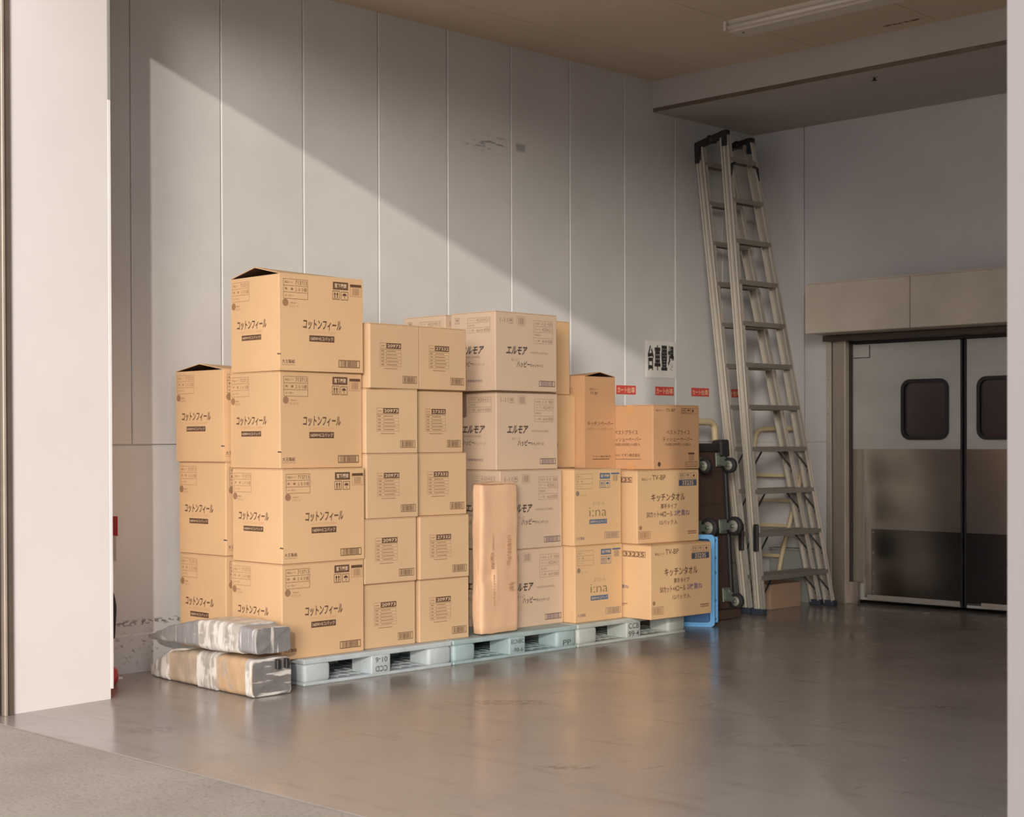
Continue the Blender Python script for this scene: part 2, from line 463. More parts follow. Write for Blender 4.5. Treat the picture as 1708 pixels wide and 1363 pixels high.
class Face:
    """a flat printed side: u runs left to right and v top to bottom, both 0..1"""
    def __init__(self, mb, origin, U, V, eps=0.0008):
        self.mb, self.o, self.U, self.V = mb, Vector(origin), Vector(U), Vector(V)
        self.N = self.V.cross(self.U).normalized(); self.e = eps
    def P(self, u, v, k=1): return self.o + self.U * u + self.V * v + self.N * self.e * k
    def fill(self, u0, v0, u1, v1, ink, k=1):
        self.mb.add([self.P(u0, v1, k), self.P(u1, v1, k), self.P(u1, v0, k), self.P(u0, v0, k)], [[0, 1, 2, 3]], ink)
    def frame(self, u0, v0, u1, v1, ink, t=0.003, k=1):
        a, b = t / self.U.length, t / self.V.length
        self.fill(u0, v0, u1, v0 + b, ink, k); self.fill(u0, v1 - b, u1, v1, ink, k)
        self.fill(u0, v0 + b, u0 + a, v1 - b, ink, k); self.fill(u1 - a, v0 + b, u1, v1 - b, ink, k)
    def text(self, s, u0, v0, u1, v1, ink, bold=0.0, shear=0.0, k=1, turn=False):
        vs_, fs = glyphs(s, bold, shear)
        if turn: vs_ = [(1 - x, 1 - y) for x, y in vs_]
        self.mb.add([self.P(u0 + (u1 - u0) * x, v1 - (v1 - v0) * y, k) for x, y in vs_], fs, ink)
    def disc(self, u, v, r, ink, k=1, n=16):
        a, b = r / self.U.length, r / self.V.length
        self.mb.add([self.P(u + a * math.cos(-2 * math.pi * i / n), v + b * math.sin(-2 * math.pi * i / n), k) for i in range(n)], [list(range(n))], ink)
    def bars(self, u0, v0, u1, v1, ink, n=26, seed=1):
        r_ = random.Random(seed); x = u0; w = (u1 - u0) / n
        while x < u1 - w * 0.3:
            t = w * r_.choice((0.35, 0.35, 0.6, 0.85)); self.fill(x, v0, min(x + t, u1), v1, ink); x += t + w * r_.choice((0.35, 0.5, 0.7))
    def barcode(self, u0, v0, u1, v1, ink, ink2=None, seed=1, t=0.003, n=26):
        self.frame(u0, v0, u1, v1, ink, t)
        du, dv = (u1 - u0), (v1 - v0)
        self.bars(u0 + du * 0.1, v0 + dv * 0.13, u1 - du * 0.1, v1 - dv * 0.13, ink2 or ink, n, seed)
    def table(self, u0, v0, u1, v1, ink, rows, split=0.4, t=0.0018):
        self.frame(u0, v0, u1, v1, ink, t)
        b = t / self.V.length; a = t / self.U.length; h = (v1 - v0) / len(rows)
        for i, (l_, r_) in enumerate(rows):
            y = v0 + i * h
            if i: self.fill(u0, y - b / 2, u1, y + b / 2, ink)
            us = u0 + (u1 - u0) * split
            if l_: self.text(l_, u0 + 0.06 * (u1 - u0), y + h * 0.32, us - 0.05 * (u1 - u0), y + h * 0.68, ink)
            if r_: self.text(r_, us + 0.04 * (u1 - u0), y + h * 0.22, u1 - 0.04 * (u1 - u0), y + h * 0.8, ink)
    def lines(self, u0, v0, u1, v1, ink, n, t=0.0016):
        """rows of a form too small to read: rules with short dashes"""
        h = (v1 - v0) / n; b = t / self.V.length
        r_ = random.Random(n)
        for i in range(n):
            y = v0 + h * (i + 0.5)
            self.fill(u0, v0 + h * i - b / 2, u1, v0 + h * i + b / 2, ink)
            self.fill(u0 + 0.06 * (u1 - u0), y - h * 0.15, u0 + 0.2 * (u1 - u0), y + h * 0.15, ink)
            self.fill(u0 + 0.32 * (u1 - u0), y - h * 0.12, u0 + (0.5 + 0.4 * r_.random()) * (u1 - u0), y + h * 0.12, ink)
    def arrows(self, u0, v0, u1, v1, ink):
        self.frame(u0, v0, u1, v1, ink, 0.003)
        du, dv = u1 - u0, v1 - v0
        for c in (0.33, 0.67):
            x = u0 + du * c
            self.fill(x - du * 0.06, v0 + dv * 0.3, x + du * 0.06, v0 + dv * 0.78, ink)
            self.mb.add([self.P(x - du * 0.15, v0 + dv * 0.42), self.P(x + du * 0.15, v0 + dv * 0.42), self.P(x, v0 + dv * 0.14)], [[0, 1, 2]], ink)
        self.fill(u0 + du * 0.18, v0 + dv * 0.83, u1 - du * 0.18, v0 + dv * 0.87, ink)
    def keepdry(self, u0, v0, u1, v1, ink):
        self.frame(u0, v0, u1, v1, ink, 0.003)
        du, dv = u1 - u0, v1 - v0; cu_, cv_ = u0 + du * 0.5, v0 + dv * 0.5
        n = 10
        self.mb.add([self.P(cu_ - du * 0.3 * math.cos(math.pi * i / n), cv_ - dv * 0.3 * math.sin(math.pi * i / n)) for i in range(n + 1)][::-1], [list(range(n + 1))], ink)
        self.fill(cu_ - du * 0.03, cv_, cu_ + du * 0.03, cv_ + dv * 0.3, ink)
        self.fill(cu_ - du * 0.03, cv_ + dv * 0.26, cu_ + du * 0.16, cv_ + dv * 0.31, ink)

# ------------------------------------------------------------------ the setting
WX = -7.62          # panelled wall
YB = 10.58          # back wall
ZC = 4.0            # ceiling
mb = MB(); mb.box(WX - .3, 3.4, 3.462, 12.6, -.2, 0, 'floor_epoxy'); struct('floor', mb)
mb = MB(); mb.box(-22, 14, -22, 3.452, -.2, -.004, 'concrete'); struct('ground', mb)

mb = MB()           # panelled wall: tongue-and-groove upper panels over a plain dado
mb.box(WX - .25, WX - .012, 3.7, YB + .2, -.1, ZC + .1, 'wall_paint')
mb.box(WX - .02, WX - .001, 3.7, YB + .05, 0, 1.258, 'wall_paint')
y = 4.745 - 3 * .6
while y < YB:
    a, b = max(y + .003, 3.7), min(y + .597, YB)
    if b > a:
        c = .005
        mb.prism([(WX - .012, a), (WX - .001, a), (WX + .004, a + c), (WX + .004, b - c), (WX - .001, b), (WX - .012, b)], 1.268, ZC, 'z', 'wall_paint')
    y += .6
struct('wall_left', mb)
mb = MB(); mb.prism([(WX - .001, .0), (WX + .012, .0), (WX + .012, .205), (WX + .004, .213), (WX - .001, .213)], 3.7, YB, 'y', 'wall_paint')
struct('baseboard_left', mb)

mb = MB()           # back wall round the doorway
DX0, DX1, DZ = -6.745, -4.6, 2.075
mb.box(WX - .25, -7.135, YB, YB + .17, -.1, ZC, 'wall_back_paint')
mb.box(-7.13, DX0, YB + .001, YB + .17, -.1, ZC, 'wall_back_paint', .003)
mb.box(DX1, 3.4, YB, YB + .17, -.1, ZC, 'wall_back_paint')
mb.box(DX0 - .001, DX1 + .001, YB, YB + .17, DZ, ZC, 'wall_back_paint')
for x0, x1 in ((WX, -7.137), (-7.128, -6.93)):
    mb.box(x0, x1, YB - .008, YB + .01, 1.262, 1.274, 'wall_back_paint', .002)
    mb.box(x0, x1, YB - .004, YB + .01, 0, 1.25, 'wall_back_paint', .002)
struct('wall_back', mb)
mb = MB()           # closed corridor beyond the swing doors
mb.box(-7.2, -4.2, 12.4, 12.5, -.1, 2.6, 'wall_back_paint'); mb.box(-7.3, -7.2, YB + .17, 12.5, -.1, 2.6, 'wall_back_paint')
mb.box(-4.2, -4.1, YB + .17, 12.5, -.1, 2.6, 'wall_back_paint'); mb.box(-7.3, -4.1, YB + .17, 12.5, 2.4, 2.5, 'wall_back_paint')
struct('wall_corridor', mb)
mb = MB(); mb.box(3.2, 3.4, 3.3, 12.6, -.1, ZC + .1, 'wall_back_paint'); struct('wall_right', mb)

mb = MB()           # ceiling boards with fine joints
xs = [WX - .3, -7.108, -6.154, -5.196, -4.24, -3.28, -2.32, -1.36, -.4, .56, 1.52, 2.48, 3.4]
mb.box(WX - .3, 3.4, 3.63, YB + .2, ZC + .006, ZC + .2, 'seal_black')
for a, b in zip(xs, xs[1:]): mb.box(a + .002, b - .002, 3.63, YB + .2, ZC, ZC + .05, 'ceiling_board')
struct('ceiling', mb)
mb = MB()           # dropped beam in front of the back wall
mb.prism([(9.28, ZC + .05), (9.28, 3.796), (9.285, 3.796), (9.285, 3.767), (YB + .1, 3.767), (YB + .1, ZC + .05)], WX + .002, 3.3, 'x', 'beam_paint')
mb.prism([(9.282, 3.794), (9.276, 3.794), (9.276, 3.766), (9.282, 3.766)], WX + .01, 3.3, 'x', 'rail_and_shadow_brown')  # dark strip standing in for the shadow band under the beam's front edge
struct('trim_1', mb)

# opening to the yard: left jamb, lintel, right pier
mb = MB()
mb.prism([(WX - .2, 3.62), (-6.858, 3.62), (-6.918, 4.178), (WX - .2, 4.178)], -.02, 4.3, 'z', 'jamb_paint')
struct('wall_front_left', mb)
mb = MB(); mb.box(-6.96, -6.9165, 4.178, 4.194, .05, 2.98, 'jamb_paint', .001); mb.box(-6.96, -6.918, 4.178, 4.194, 2.98, 4.3, 'guard_shade_grey')  # corner guard; shade on its upper stretch is put in as grey colour
struct('trim_2', mb)
mb = MB(); mb.box(WX - .2, 3.4, 3.62, 4.19, 3.875, 4.3, 'front_paint'); struct('wall_front_top', mb)
mb = MB(); mb.box(-1.848, 3.4, 3.62, 4.19, -.02, 3.9, 'front_paint'); struct('wall_front_right', mb)
mb = MB(); mb.box(-16, WX - .2, 3.4, 3.9, -.02, 4.3, 'front_paint'); struct('wall_front_outside', mb)
mb = MB()           # shutter guide rail on the outer edge of the jamb
mb.box(-6.95, -6.845, 3.583, 3.62, 0, 4.3, 'rail_and_shadow_brown', .002)
mb.box(-6.95, -6.832, 3.568, 3.583, 0, 4.3, 'rail_light', .002)
mb.box(-6.95, -6.90, 3.54, 3.568, 0, 4.3, 'seal_black')
mb.box(-6.95, -6.84, 3.49, 3.54, 0, 4.3, 'rail_and_shadow_brown', .002)
mb.box(-7.2, -6.86, 3.40, 3.49, 0, 4.3, 'rail_and_shadow_brown', .002)
struct('trim_3', mb)

# hood, steel door surround, swing doors
mb = MB()
mb.box(-6.875, -5.972, 10.205, YB, 2.092, 2.468, 'hood_cream', .004)
mb.box(-5.968, -4.45, 10.205, YB, 2.092, 2.468, 'hood_cream', .004)
mb.box(-6.86, -4.46, 10.22, YB, 2.468, 2.480, 'hood_cream')
struct('trim_4', mb)
mb = MB()
mb.box(-6.915, -6.868, YB - .024, YB, 0, 2.075, 'steel_flange', .002)
for z in (.35, .75, 1.15, 1.48, 1.75): mb.lathe([(.007, 0), (.005, .004)], (-6.892, YB - .024, z), (0, -1, 0), 'bolt', 8)
mb.box(-6.860, -6.748, YB - .016, YB + .02, 0, 2.06, 'steel', .002)
mb.box(-6.868, -6.860, YB - .006, YB + .01, 0, 2.06, 'seal_black')
mb.box(-6.748, -6.734, YB - .03, YB + .02, 0, 2.06, 'steel_flange', .002)
mb.box(-6.76, -6.735, YB + .02, YB + .075, 0, 2.06, 'seal_brown')
mb.box(-6.74, -6.665, YB + .02, YB + .065, 0, .17, 'steel', .003)
mb.box(-6.90, -4.55, YB - .10, YB + .05, 2.045, 2.09, 'seal_brown', .004)
mb.box(-6.745, -4.6, YB + .05, YB + .17, 2.025, 2.08, 'seal_black')
struct('trim_5', mb)

def rrect(u0, v0, u1, v1, r, n=6):
    pts = []
    for cx, cy, a in ((u1 - r, v1 - r, 0), (u0 + r, v1 - r, 90), (u0 + r, v0 + r, 180), (u1 - r, v0 + r, 270)):
        for i in range(n + 1):
            t = R(a + 90 * i / n); pts.append((cx + r * math.cos(t), cy + r * math.sin(t)))
    return pts
def ring_face(outer, inner, y0, y1, mb, mname):
    """frame of constant section between two matching outlines in the xz plane"""
    n = len(outer)
    vs_ = [(p[0], yy, p[1]) for yy in (y0, y1) for pts in (outer, inner) for p in pts]
    fs = []
    for i in range(n):
        j = (i + 1) % n
        fs += [[i, j, n + j, n + i], [2 * n + j, 2 * n + i, 3 * n + i, 3 * n + j], [j, i, 2 * n + i, 2 * n + j], [n + i, n + j, 3 * n + j, 3 * n + i]]
    mb.add(vs_, fs, mname)
def door(name, x0, x1, win, flip):
    Y0, Y1 = 10.66, 10.70
    z0, z1 = .03, 2.02
    root = bpy.data.objects.new(name, None); COL.objects.link(root)
    root.location = (x0, Y0, 0); root['kind'] = 'structure'
    def part(nm, m_): 
        o = m_.build(nm, root, fix='normals'); o.matrix_parent_inverse = Matrix.Translation((-x0, -Y0, 0)); return o
    wx0, wx1, wz0, wz1 = win
    m_ = MB()
    m_.box(x0, x1, Y0, Y1, z0, wz0, 'door_white'); m_.box(x0, x1, Y0, Y1, wz1, z1, 'door_white')
    m_.box(x0, wx0, Y0, Y1, wz0, wz1, 'door_white'); m_.box(wx1, x1, Y0, Y1, wz0, wz1, 'door_white')
    for cx, cz, sx, sz in ((wx0, wz0, 1, 1), (wx1, wz0, -1, 1), (wx0, wz1, 1, -1), (wx1, wz1, -1, -1)):
        q = .068
        arc = [(cx + sx * (q - q * math.cos(R(a))), cz + sz * (q - q * math.sin(R(a)))) for a in range(0, 91, 15)]
        m_.prism([(cx, cz)] + arc, Y0, Y1, 'y', 'door_white')
    part('leaf', m_)
    o_ = rrect(wx0 - .008, wz0 - .008, wx1 + .008, wz1 + .008, .075); i_ = rrect(wx0 + .018, wz0 + .018, wx1 - .018, wz1 - .018, .055)
    m_ = MB(); ring_face(o_, i_, Y0 - .012, Y1 + .012, m_, 'seal_black')
    wf = part('window_frame', m_)
    m_ = MB(); m_.prism(rrect(wx0 + .01, wz0 + .01, wx1 - .01, wz1 - .01, .06), Y0 + .012, Y0 + .02, 'y', 'glass_dark')
    g = m_.build('pane', wf, fix='normals'); 
    m_ = MB(); m_.box(x0 + (.10 if not flip else .004), x1 - (.012 if not flip else 0), Y0 - .004, Y0, .05, 1.205, 'kick_plate', .001)
    kp = part('kick_plate', m_)
    m_ = MB(); m_.box(x0 + (.165 if not flip else .01), x1 - (.008 if not flip else 0), Y0 - .010, Y0 - .004, .065, .585, 'kick_plate_dark', .0015)
    part('lower_kick_plate', m_)
    m_ = MB(); m_.box(x0 + .13, x1 - .012, Y0 - .013, Y0 - .004, .035, .075, 'steel_flange', .002); part('bottom_strip', m_)
    if not flip:
        for z in (.10, .24, .40, .56):
            m_ = MB(); m_.lathe([(.009, 0), (.009, .004), (.004, .007)], (x0 + .185, Y0 - .010, z), (0, -1, 0), 'bolt', 10); part('bolt', m_)
        m_ = MB(); m_.box(x0 + .004, x0 + .15, Y0 - .006, Y0, 1.918, 2.012, 'door_white', .002)
        m_.box(x0 + .148, x0 + .153, Y0 - .007, Y0, 1.918, 2.012, 'seal_brown'); m_.box(x0 + .004, x0 + .153, Y0 - .007, Y0, 1.913, 1.918, 'seal_brown')
        part('notice_plate', m_)
        m_ = MB(); m_.box(x0 + .003, x0 + .095, Y0 - .008, Y0, .16, 1.205, 'steel', .002); part('edge_guard', m_)
    m_ = MB(); xx = x1 if not flip else x0
    m_.box(xx - .010, xx + .010, Y0 - .006, Y1 + .004, z0, z1, 'seal_black', .003); part('edge_seal', m_)
    return root
door('door_1', -6.735, -5.804, (-6.301, -5.916, 1.283, 1.728), False)
door('door_2', -5.773, -4.62, (-5.672, -5.286, 1.283, 1.733), True)

# ------------------------------------------------------------------ cartons
def carton_mesh(w, d, h, card, prints, open_top=False, tape=None):
    """closed or open body of a carton; local origin at base centre; front (+x) is w wide, side (-y) is d wide"""
    m_ = MB()
    x0, x1, y0, y1 = -d / 2, d / 2, -w / 2, w / 2
    if not open_top:
        m_.box(x0, x1, y0, y1, 0, h - .006, card, .005, 2)
    else:
        t = .005
        m_.box(x0, x1, y0, y1, 0, .006, card)
        m_.box(x1 - t, x1, y0, y1, .004, h - .004, card, .0015); m_.box(x0, x0 + t, y0, y1, .004, h - .004, card, .0015)
        m_.box(x0 + .002, x1 - .002, y0, y0 + t, .004, h - .004, card, .0015); m_.box(x0 + .002, x1 - .002, y1 - t, y1, .004, h - .004, card, .0015)
        m_.box(x0 + t, x1 - t, y0 + t, y1 - t, h - .06, h - .05, 'card_inside')
    fr = Face(m_, (x1, y0, h), (0, w, 0), (0, 0, -h))
    sd = Face(m_, (x0, y0, h), (d, 0, 0), (0, 0, -h))
    prints(fr, sd)
    return m_
def flaps(root, w, d, h, card, mode):
    """two outer top flaps meeting over the middle; mode 'flat', or (axis, rise_near, rise_far) when sprung open like a tent"""
    x0, x1, y0, y1 = -d / 2 + .001, d / 2 - .001, -w / 2 + .001, w / 2 - .001
    t = .004
    for s in (1, -1):
        m_ = MB()
        if mode == 'flat':
            a, b = (.0015, x1) if s > 0 else (x0, -.0015)
            m_.box(a, b, y0, y1, h - .006, h - .001, card, .001)
        else:
            ax, r0, r1 = mode
            z = h - .004
            if ax == 'y':
                e = x1 if s > 0 else x0
                top = [(e, y0, z), (e, y1, z), (s * .002, y1, z + r1), (s * .002, y0, z + r0)]
            else:
                e = y1 if s > 0 else y0
                top = [(x0, e, z), (x1, e, z), (x1, s * .002, z + r0), (x0, s * .002, z + r1)]
            vs_ = [Vector(p) for p in top] + [Vector(p) + Vector((0, 0, t)) for p in top]
            m_.add(vs_[:4], [[0, 1, 2, 3]], 'card_inside')
            m_.add(vs_, [[4, 7, 6, 5], [0, 4, 5, 1], [1, 5, 6, 2], [2, 6, 7, 3], [3, 7, 4, 0]], card)
        m_.build('top_flap', root, fix='normals')

def prints_big(fr, sd):
    B, S_ = 'ink_brown', 'ink_soft'
    for f, (tu0, tu1, tv0, tv1), lg, main, badge in (
            (fr, (.045, .33, .055, .26), (.068, .30), (.27, .73, .465, .56), (.345, .645, .625, .69)),
            (sd, (.035, .39, .05, .255), (.062, .30), (.13, .74, .465, .55), (.23, .63, .615, .67))):
        ink = B if f is fr else S_
        f.table(tu0, tv0, tu1, tv1, ink, [('商品コード', '713713'), ('数　量', '１６０組'), ('メーカー', '')], .45)
        f.disc(lg[0], lg[1], .019, S_)
        f.text('elleair', lg[0] + .055, lg[1] - .012, lg[0] + .13, lg[1] + .008, S_)
        f.text('エリエール', lg[0] + .045, lg[1] + .02, lg[0] + .15, lg[1] + .045, S_)
        f.text('コットンフィール', main[0], main[2] - .005, main[1], main[3] + .005, B, .024, .15)
        f.text('COTTON FEEL', main[0] + .07, main[3] + .02, main[1] - .07, main[3] + .04, 'tape_brown')
        f.fill(*[badge[i] for i in (0, 2, 1, 3)], B)
        f.text('160W×5コパック', badge[0] + .015, badge[2] + .012, badge[1] - .015, badge[3] - .012, 'ink_pale', .01, 0, 2)
    fr.fill(.63, .047, .815, .128, B); fr.text('落下厳禁', .648, .062, .797, .112, 'ink_pale', .02, 0, 2)
    fr.arrows(.625, .14, .712, .235, B); fr.keepdry(.728, .145, .815, .235, B)
    fr.fill(.84, .06, .98, .09, B); fr.frame(.84, .06, .98, .19, S_, .002); fr.bars(.865, .1, .955, .175, S_, 14, 3)
    fr.text('大王製紙', .025, .885, .175, .925, B, .01); fr.fill(.025, .938, .175, .942, S_)
    fr.barcode(.695, .87, .955, .95, B, B, 5, .004)
    fr.fill(.0, .825, .012, .838, 'ink_black'); sd.fill(.955, .823, 1.0, .836, 'ink_black')
def prints_plain(code):
    def go(fr, sd):
        B, S_ = 'ink_brown', 'ink_soft'
        fr.frame(.2, .30, .33, .385, S_, .0018); fr.fill(.225, .34, .30, .352, S_)
        fr.fill(.33, .30, .625, .385, B); fr.text(code, .345, .318, .61, .368, 'ink_pale', .015, 0, 2)
        fr.frame(.2, .40, .625, .66, S_, .0016); fr.lines(.2, .40, .625, .66, S_, 5, .0016); fr.fill(.325, .44, .33, .62, S_)
        fr.fill(.28, .69, .55, .70, S_)
        fr.barcode(.655, .80, .945, .915, B, B, 7, .003, 20)
    return go
def prints_pale(fr, sd):
    K, G = 'ink_black', 'ink_grey'
    fr.text('1-11', .07, .085, .19, .14, G); fr.keepdry(.21, .085, .275, .15, G)
    fr.frame(.34, .055, .48, .17, G, .0015); fr.bars(.36, .07, .46, .155, G, 7, 4)
    fr.table(.61, .09, .93, .385, G, [('お届先', '13 個'), ('コード', '420421'), ('商品名', ''), ('入数', '60個')], .4)
    fr.text('エルモア', .165, .435, .51, .54, K, .03, .35)
    fr.text('400枚(200組)', .56, .49, .85, .525, G)
    fr.text('めくって', .25, .585, .38, .625, G, .01); fr.text('ハッピー', .335, .62, .55, .70, K, .024, .1); fr.text('キャンペーン!', .555, .645, .765, .695, K, .012)
    fr.barcode(.70, .86, .965, .935, 'ink_black', 'ink_purple', 6, .0035)
    sd.keepdry(.10, .065, .20, .14, G)
    sd.table(.38, .075, .89, .265, G, [('コード', '420421'), ('品名', ''), ('入数', '60個')], .35)
    sd.text('エルモア', .22, .435, .75, .535, K, .03, .35); sd.text('400枚(200組)', .27, .555, .66, .59, G)
    sd.text('ハッピー', .25, .62, .5, .69, K, .014, .1); sd.text('キャンペーン!', .5, .645, .76, .69, G, .008)
    sd.text('カミ商事株式会社', .27, .855, .71, .89, 'ink_purple', .01)
def prints_yellow(fr, sd):
    Bl, S_ = 'ink_blue', 'ink_grey'
    sd.text('i:na', .30, .51, .66, .625, 'ink_green', -.012)
    sd.fill(.30, .665, .67, .725, Bl); sd.text('200W×5コパック', .315, .677, .655, .713, 'ink_pale', .01, 0, 2)
    for f in (fr,):
        f.table(.045, .065, .385, .26, S_, [('商品コード', ''), ('数　量', ''), ('メーカー', '')], .45)
        f.disc(.075, .32, .016, S_); f.text('エリエール', .13, .335, .25, .355, S_)
        f.fill(.54, .06, .755, .135, Bl); f.text('落下厳禁', .56, .077, .735, .118, 'ink_pale', .02, 0, 2)
        f.arrows(.535, .155, .64, .255, Bl); f.keepdry(.65, .155, .755, .255, Bl)
        f.fill(.78, .058, .96, .078, Bl); f.bars(.82, .085, .92, .17, S_, 10, 3)
        f.text('エリエール', .385, .435, .635, .48, S_, 0, .25)
        f.text('i:na', .32, .51, .68, .625, 'ink_green', -.012)
        f.fill(.32, .665, .69, .725, Bl); f.text('200W×5コパック', .335, .677, .675, .713, 'ink_pale', .01, 0, 2)
        f.text('大王製紙', .045, .885, .215, .925, 'ink_purple', .008)
        f.barcode(.64, .84, .96, .925, Bl, S_, 5, .0025)
def prints_yellow_end(fr, sd):
    for f in (fr, sd):
        f.text('i:na', .22, .51, .60, .625, 'ink_green', -.012)
        f.fill(.22, .665, .61, .725, 'ink_blue'); f.text('200W×5コパック', .235, .677, .595, .713, 'ink_pale', .01, 0, 2)
def prints_kitchen(fr, sd):
    K = 'ink_brown'
    for f in (fr, sd):
        if f is fr:
            f.text('商品コード', .07, .105, .22, .14, K, .008); f.text('TV-BP', .235, .065, .45, .135, K, .005)
            f.arrows(.67, .045, .76, .125, 'ink_grey'); f.keepdry(.77, .045, .86, .125, 'ink_grey'); f.frame(.87, .045, .96, .125, 'ink_grey', .003); f.disc(.915, .085, .009, K)
            f.fill(.665, .14, .96, .225, 'ink_navy'); f.text('33235', .72, .152, .905, .213, 'ink_pale', .01, 0, 2)
        else:
            f.frame(.57, .09, .92, .165, K, .004); f.text('33235', .59, .102, .90, .153, K, .02)
            f.text('2枚重ね', .46, .55, .66, .60, 'ink_purple', .016); f.fill(.40, .80, .64, .815, 'ink_soft'); f.fill(.42, .825, .6, .832, 'ink_soft')
            continue
        f.text('キッチンタオル', .22, .32, .765, .43, K, .018)
        f.text('厚手タイプ', .37, .465, .63, .535, K, .014)
        f.text('50カット×4ロール', .145, .565, .565, .65, K, .016); f.text('2枚重ね', .59, .555, .845, .64, 'ink_purple', .016)
        f.text('12パック入', .35, .69, .64, .755, K, .014)
        f.disc(.05, .78, .014, 'ink_soft')
        f.barcode(.02, .83, .205, .935, 'ink_soft', 'ink_soft', 9, .003, 18)
        f.fill(.81, .855, .955, .875, 'ink_soft'); f.fill(.81, .885, .955, .9, 'ink_soft')
def prints_tissue(fr, sd):
    K = 'ink_brown'; S_ = 'ink_soft'
    fr.text('商品コード', .06, .075, .23, .105, K); fr.text('TV-BP', .27, .06, .47, .11, K)
    fr.arrows(.60, .05, .70, .135, K); fr.keepdry(.71, .05, .81, .135, K); fr.frame(.82, .05, .97, .135, K, .002); fr.disc(.86, .09, .01, K)
    for f, a in ((fr, (.28, .79, .2, .85, .24, .82)), (sd, (.21, .69, .16, .76, .18, .74))):
        f.text('ベストプライス', a[0], .39, a[1], .46, K, .01); f.text('ティシューペーパー', a[2], .50, a[3], .57, K, .01); f.text('150組(300枚)/16個入', a[4], .59, a[5], .645, K, .004)
    fr.fill(.755, .745, .89, .775, K); fr.bars(.77, .785, .88, .875, S_, 12, 2)
    fr.disc(.125, .92, .016, K); fr.frame(.69, .89, .955, .965, K, .003); fr.fill(.69, .925, .955, .93, K)
    sd.text('商品コード', .025, .06, .19, .085, K); sd.text('TV-BP', .025, .125, .2, .155, K)
    sd.text('発売元', .2, .765, .33, .8, K); sd.text('イオン株式会社', .35, .755, .735, .805, K, .012)
    sd.fill(.21, .835, .75, .85, S_)
def prints_tall(fr, sd):
    K = 'ink_brown'
    fr.text('商品コード', .16, .13, .45, .155, K); fr.text('TV BP', .17, .17, .42, .2, K, .008)
    fr.text('キッチンペーパー', .09, .485, .93, .53, K, .012); fr.text('100カット×4ロール', .09, .55, .9, .58, 'ink_soft')
    fr.text('イオン株式会社', .25, .85, .85, .87, K, .01); fr.fill(.25, .885, .8, .892, K)
    sd.frame(.4, .13, .62, .18, K, .002); sd.fill(.42, .15, .55, .165, K); sd.fill(.5, .5, .62, .512, K); sd.fill(.5, .73, .62, .74, K); sd.frame(.45, .76, .66, .81, K, .002)

TYPES = {  # w (along wall), d (towards wall), h, card, prints
    'big': (.552, .445, .50, 'card_tan', prints_big),
    'p20973': (.374, .38, .357, 'card_plain', prints_plain('20973')),
    'p27332': (.374, .38, .357, 'card_plain', prints_plain('27332')),
    'pale': (.551, .382, .48, 'card_pale', prints_pale),
    'yellow': (.442, .38, .48, 'card_yellow', prints_yellow),
    'yellow_end': (.442, .38, .48, 'card_yellow', prints_yellow_end),
    'kitchen': (.600, .55, .472, 'card_yellow', prints_kitchen),
    'tissue': (.494, .421, .43, 'card_rust', prints_tissue),
    'tall': (.318, .28, .615, 'card_rust', prints_tall),
}
PROTO = {}
def carton(kind, x, y, rot, z, h, label, group, top='flat'):
    """x, y is the front left corner on the wall-facing grid; rot in degrees"""
    w, d, h0, card, pr = TYPES[kind]
    th = R(rot)
    cx = x + math.cos(th) * (-d / 2) - math.sin(th) * (w / 2)
    cy = y + math.sin(th) * (-d / 2) + math.cos(th) * (w / 2)
    key = (kind, str(top))
    if key not in PROTO:
        root = thing('carton', label, 'cardboard box')
        carton_mesh(w, d, h0, card, pr, top != 'flat').build('body', root)
        flaps(root, w, d, h0, card, top)
        if kind == 'tissue':
            for a, b in ((.86, 1.0), (0, .13)):
                m_ = MB(); m_.box(-d / 2 + d * .46, -d / 2 + d * .61, -w / 2 - .0015, -w / 2 + .002, a * h0 if b < 1 else a * h0, b * h0 - .001, 'tape_brown')
                m_.build('packing_tape', root)
        PROTO[key] = root
        o = root
    else:
        o = copy_tree(PROTO[key])
    o.location = (cx, cy, z); o.rotation_euler = (0, 0, th); o.scale = (1, 1, h / h0)
    tag(o, label, 'cardboard box', group)
    return o
ZP = .1405
# tallest column, nearest the opening: four big cartons
z = ZP
G1 = 'big cartons with slanting black lettering'
col = [('big', -6.572, 4.977, -.2, .499, 'big tan carton at the foot of the tallest column, behind the wrapped bundles', 'flat'),
       ('big', -6.571, 4.980, -.7, .497, 'big tan carton, second from the bottom of the tallest column', 'flat'),
       ('big', -6.605, 4.995, -.4, .512, 'big tan carton, third from the bottom of the tallest column', 'flat'),
       ('big', -6.592, 4.985, -1.5, .507, 'big tan carton with tented open flaps on top of the tallest column', ('y', .045, .03))]
for k, x, y, r_, h, lab, top in col:
    carton(k, x, y, r_, z, h, lab, G1, top); z += h + .0005
z = ZP
for x, y, r_, h, lab, top in [(-7.062, 4.973, -.4, .519, 'big tan carton against the wall, bottom of its three, half behind the grey bundle', 'flat'),
                              (-7.062, 4.975, .3, .510, 'big tan carton against the wall, middle of its three', 'flat'),
                              (-7.062, 4.962, .7, .503, 'big tan carton with slightly raised flaps against the wall, top of its three', ('y', .035, .02))]:
    carton('big', x, y, r_, z, h, lab, G1, top); z += h + .0005
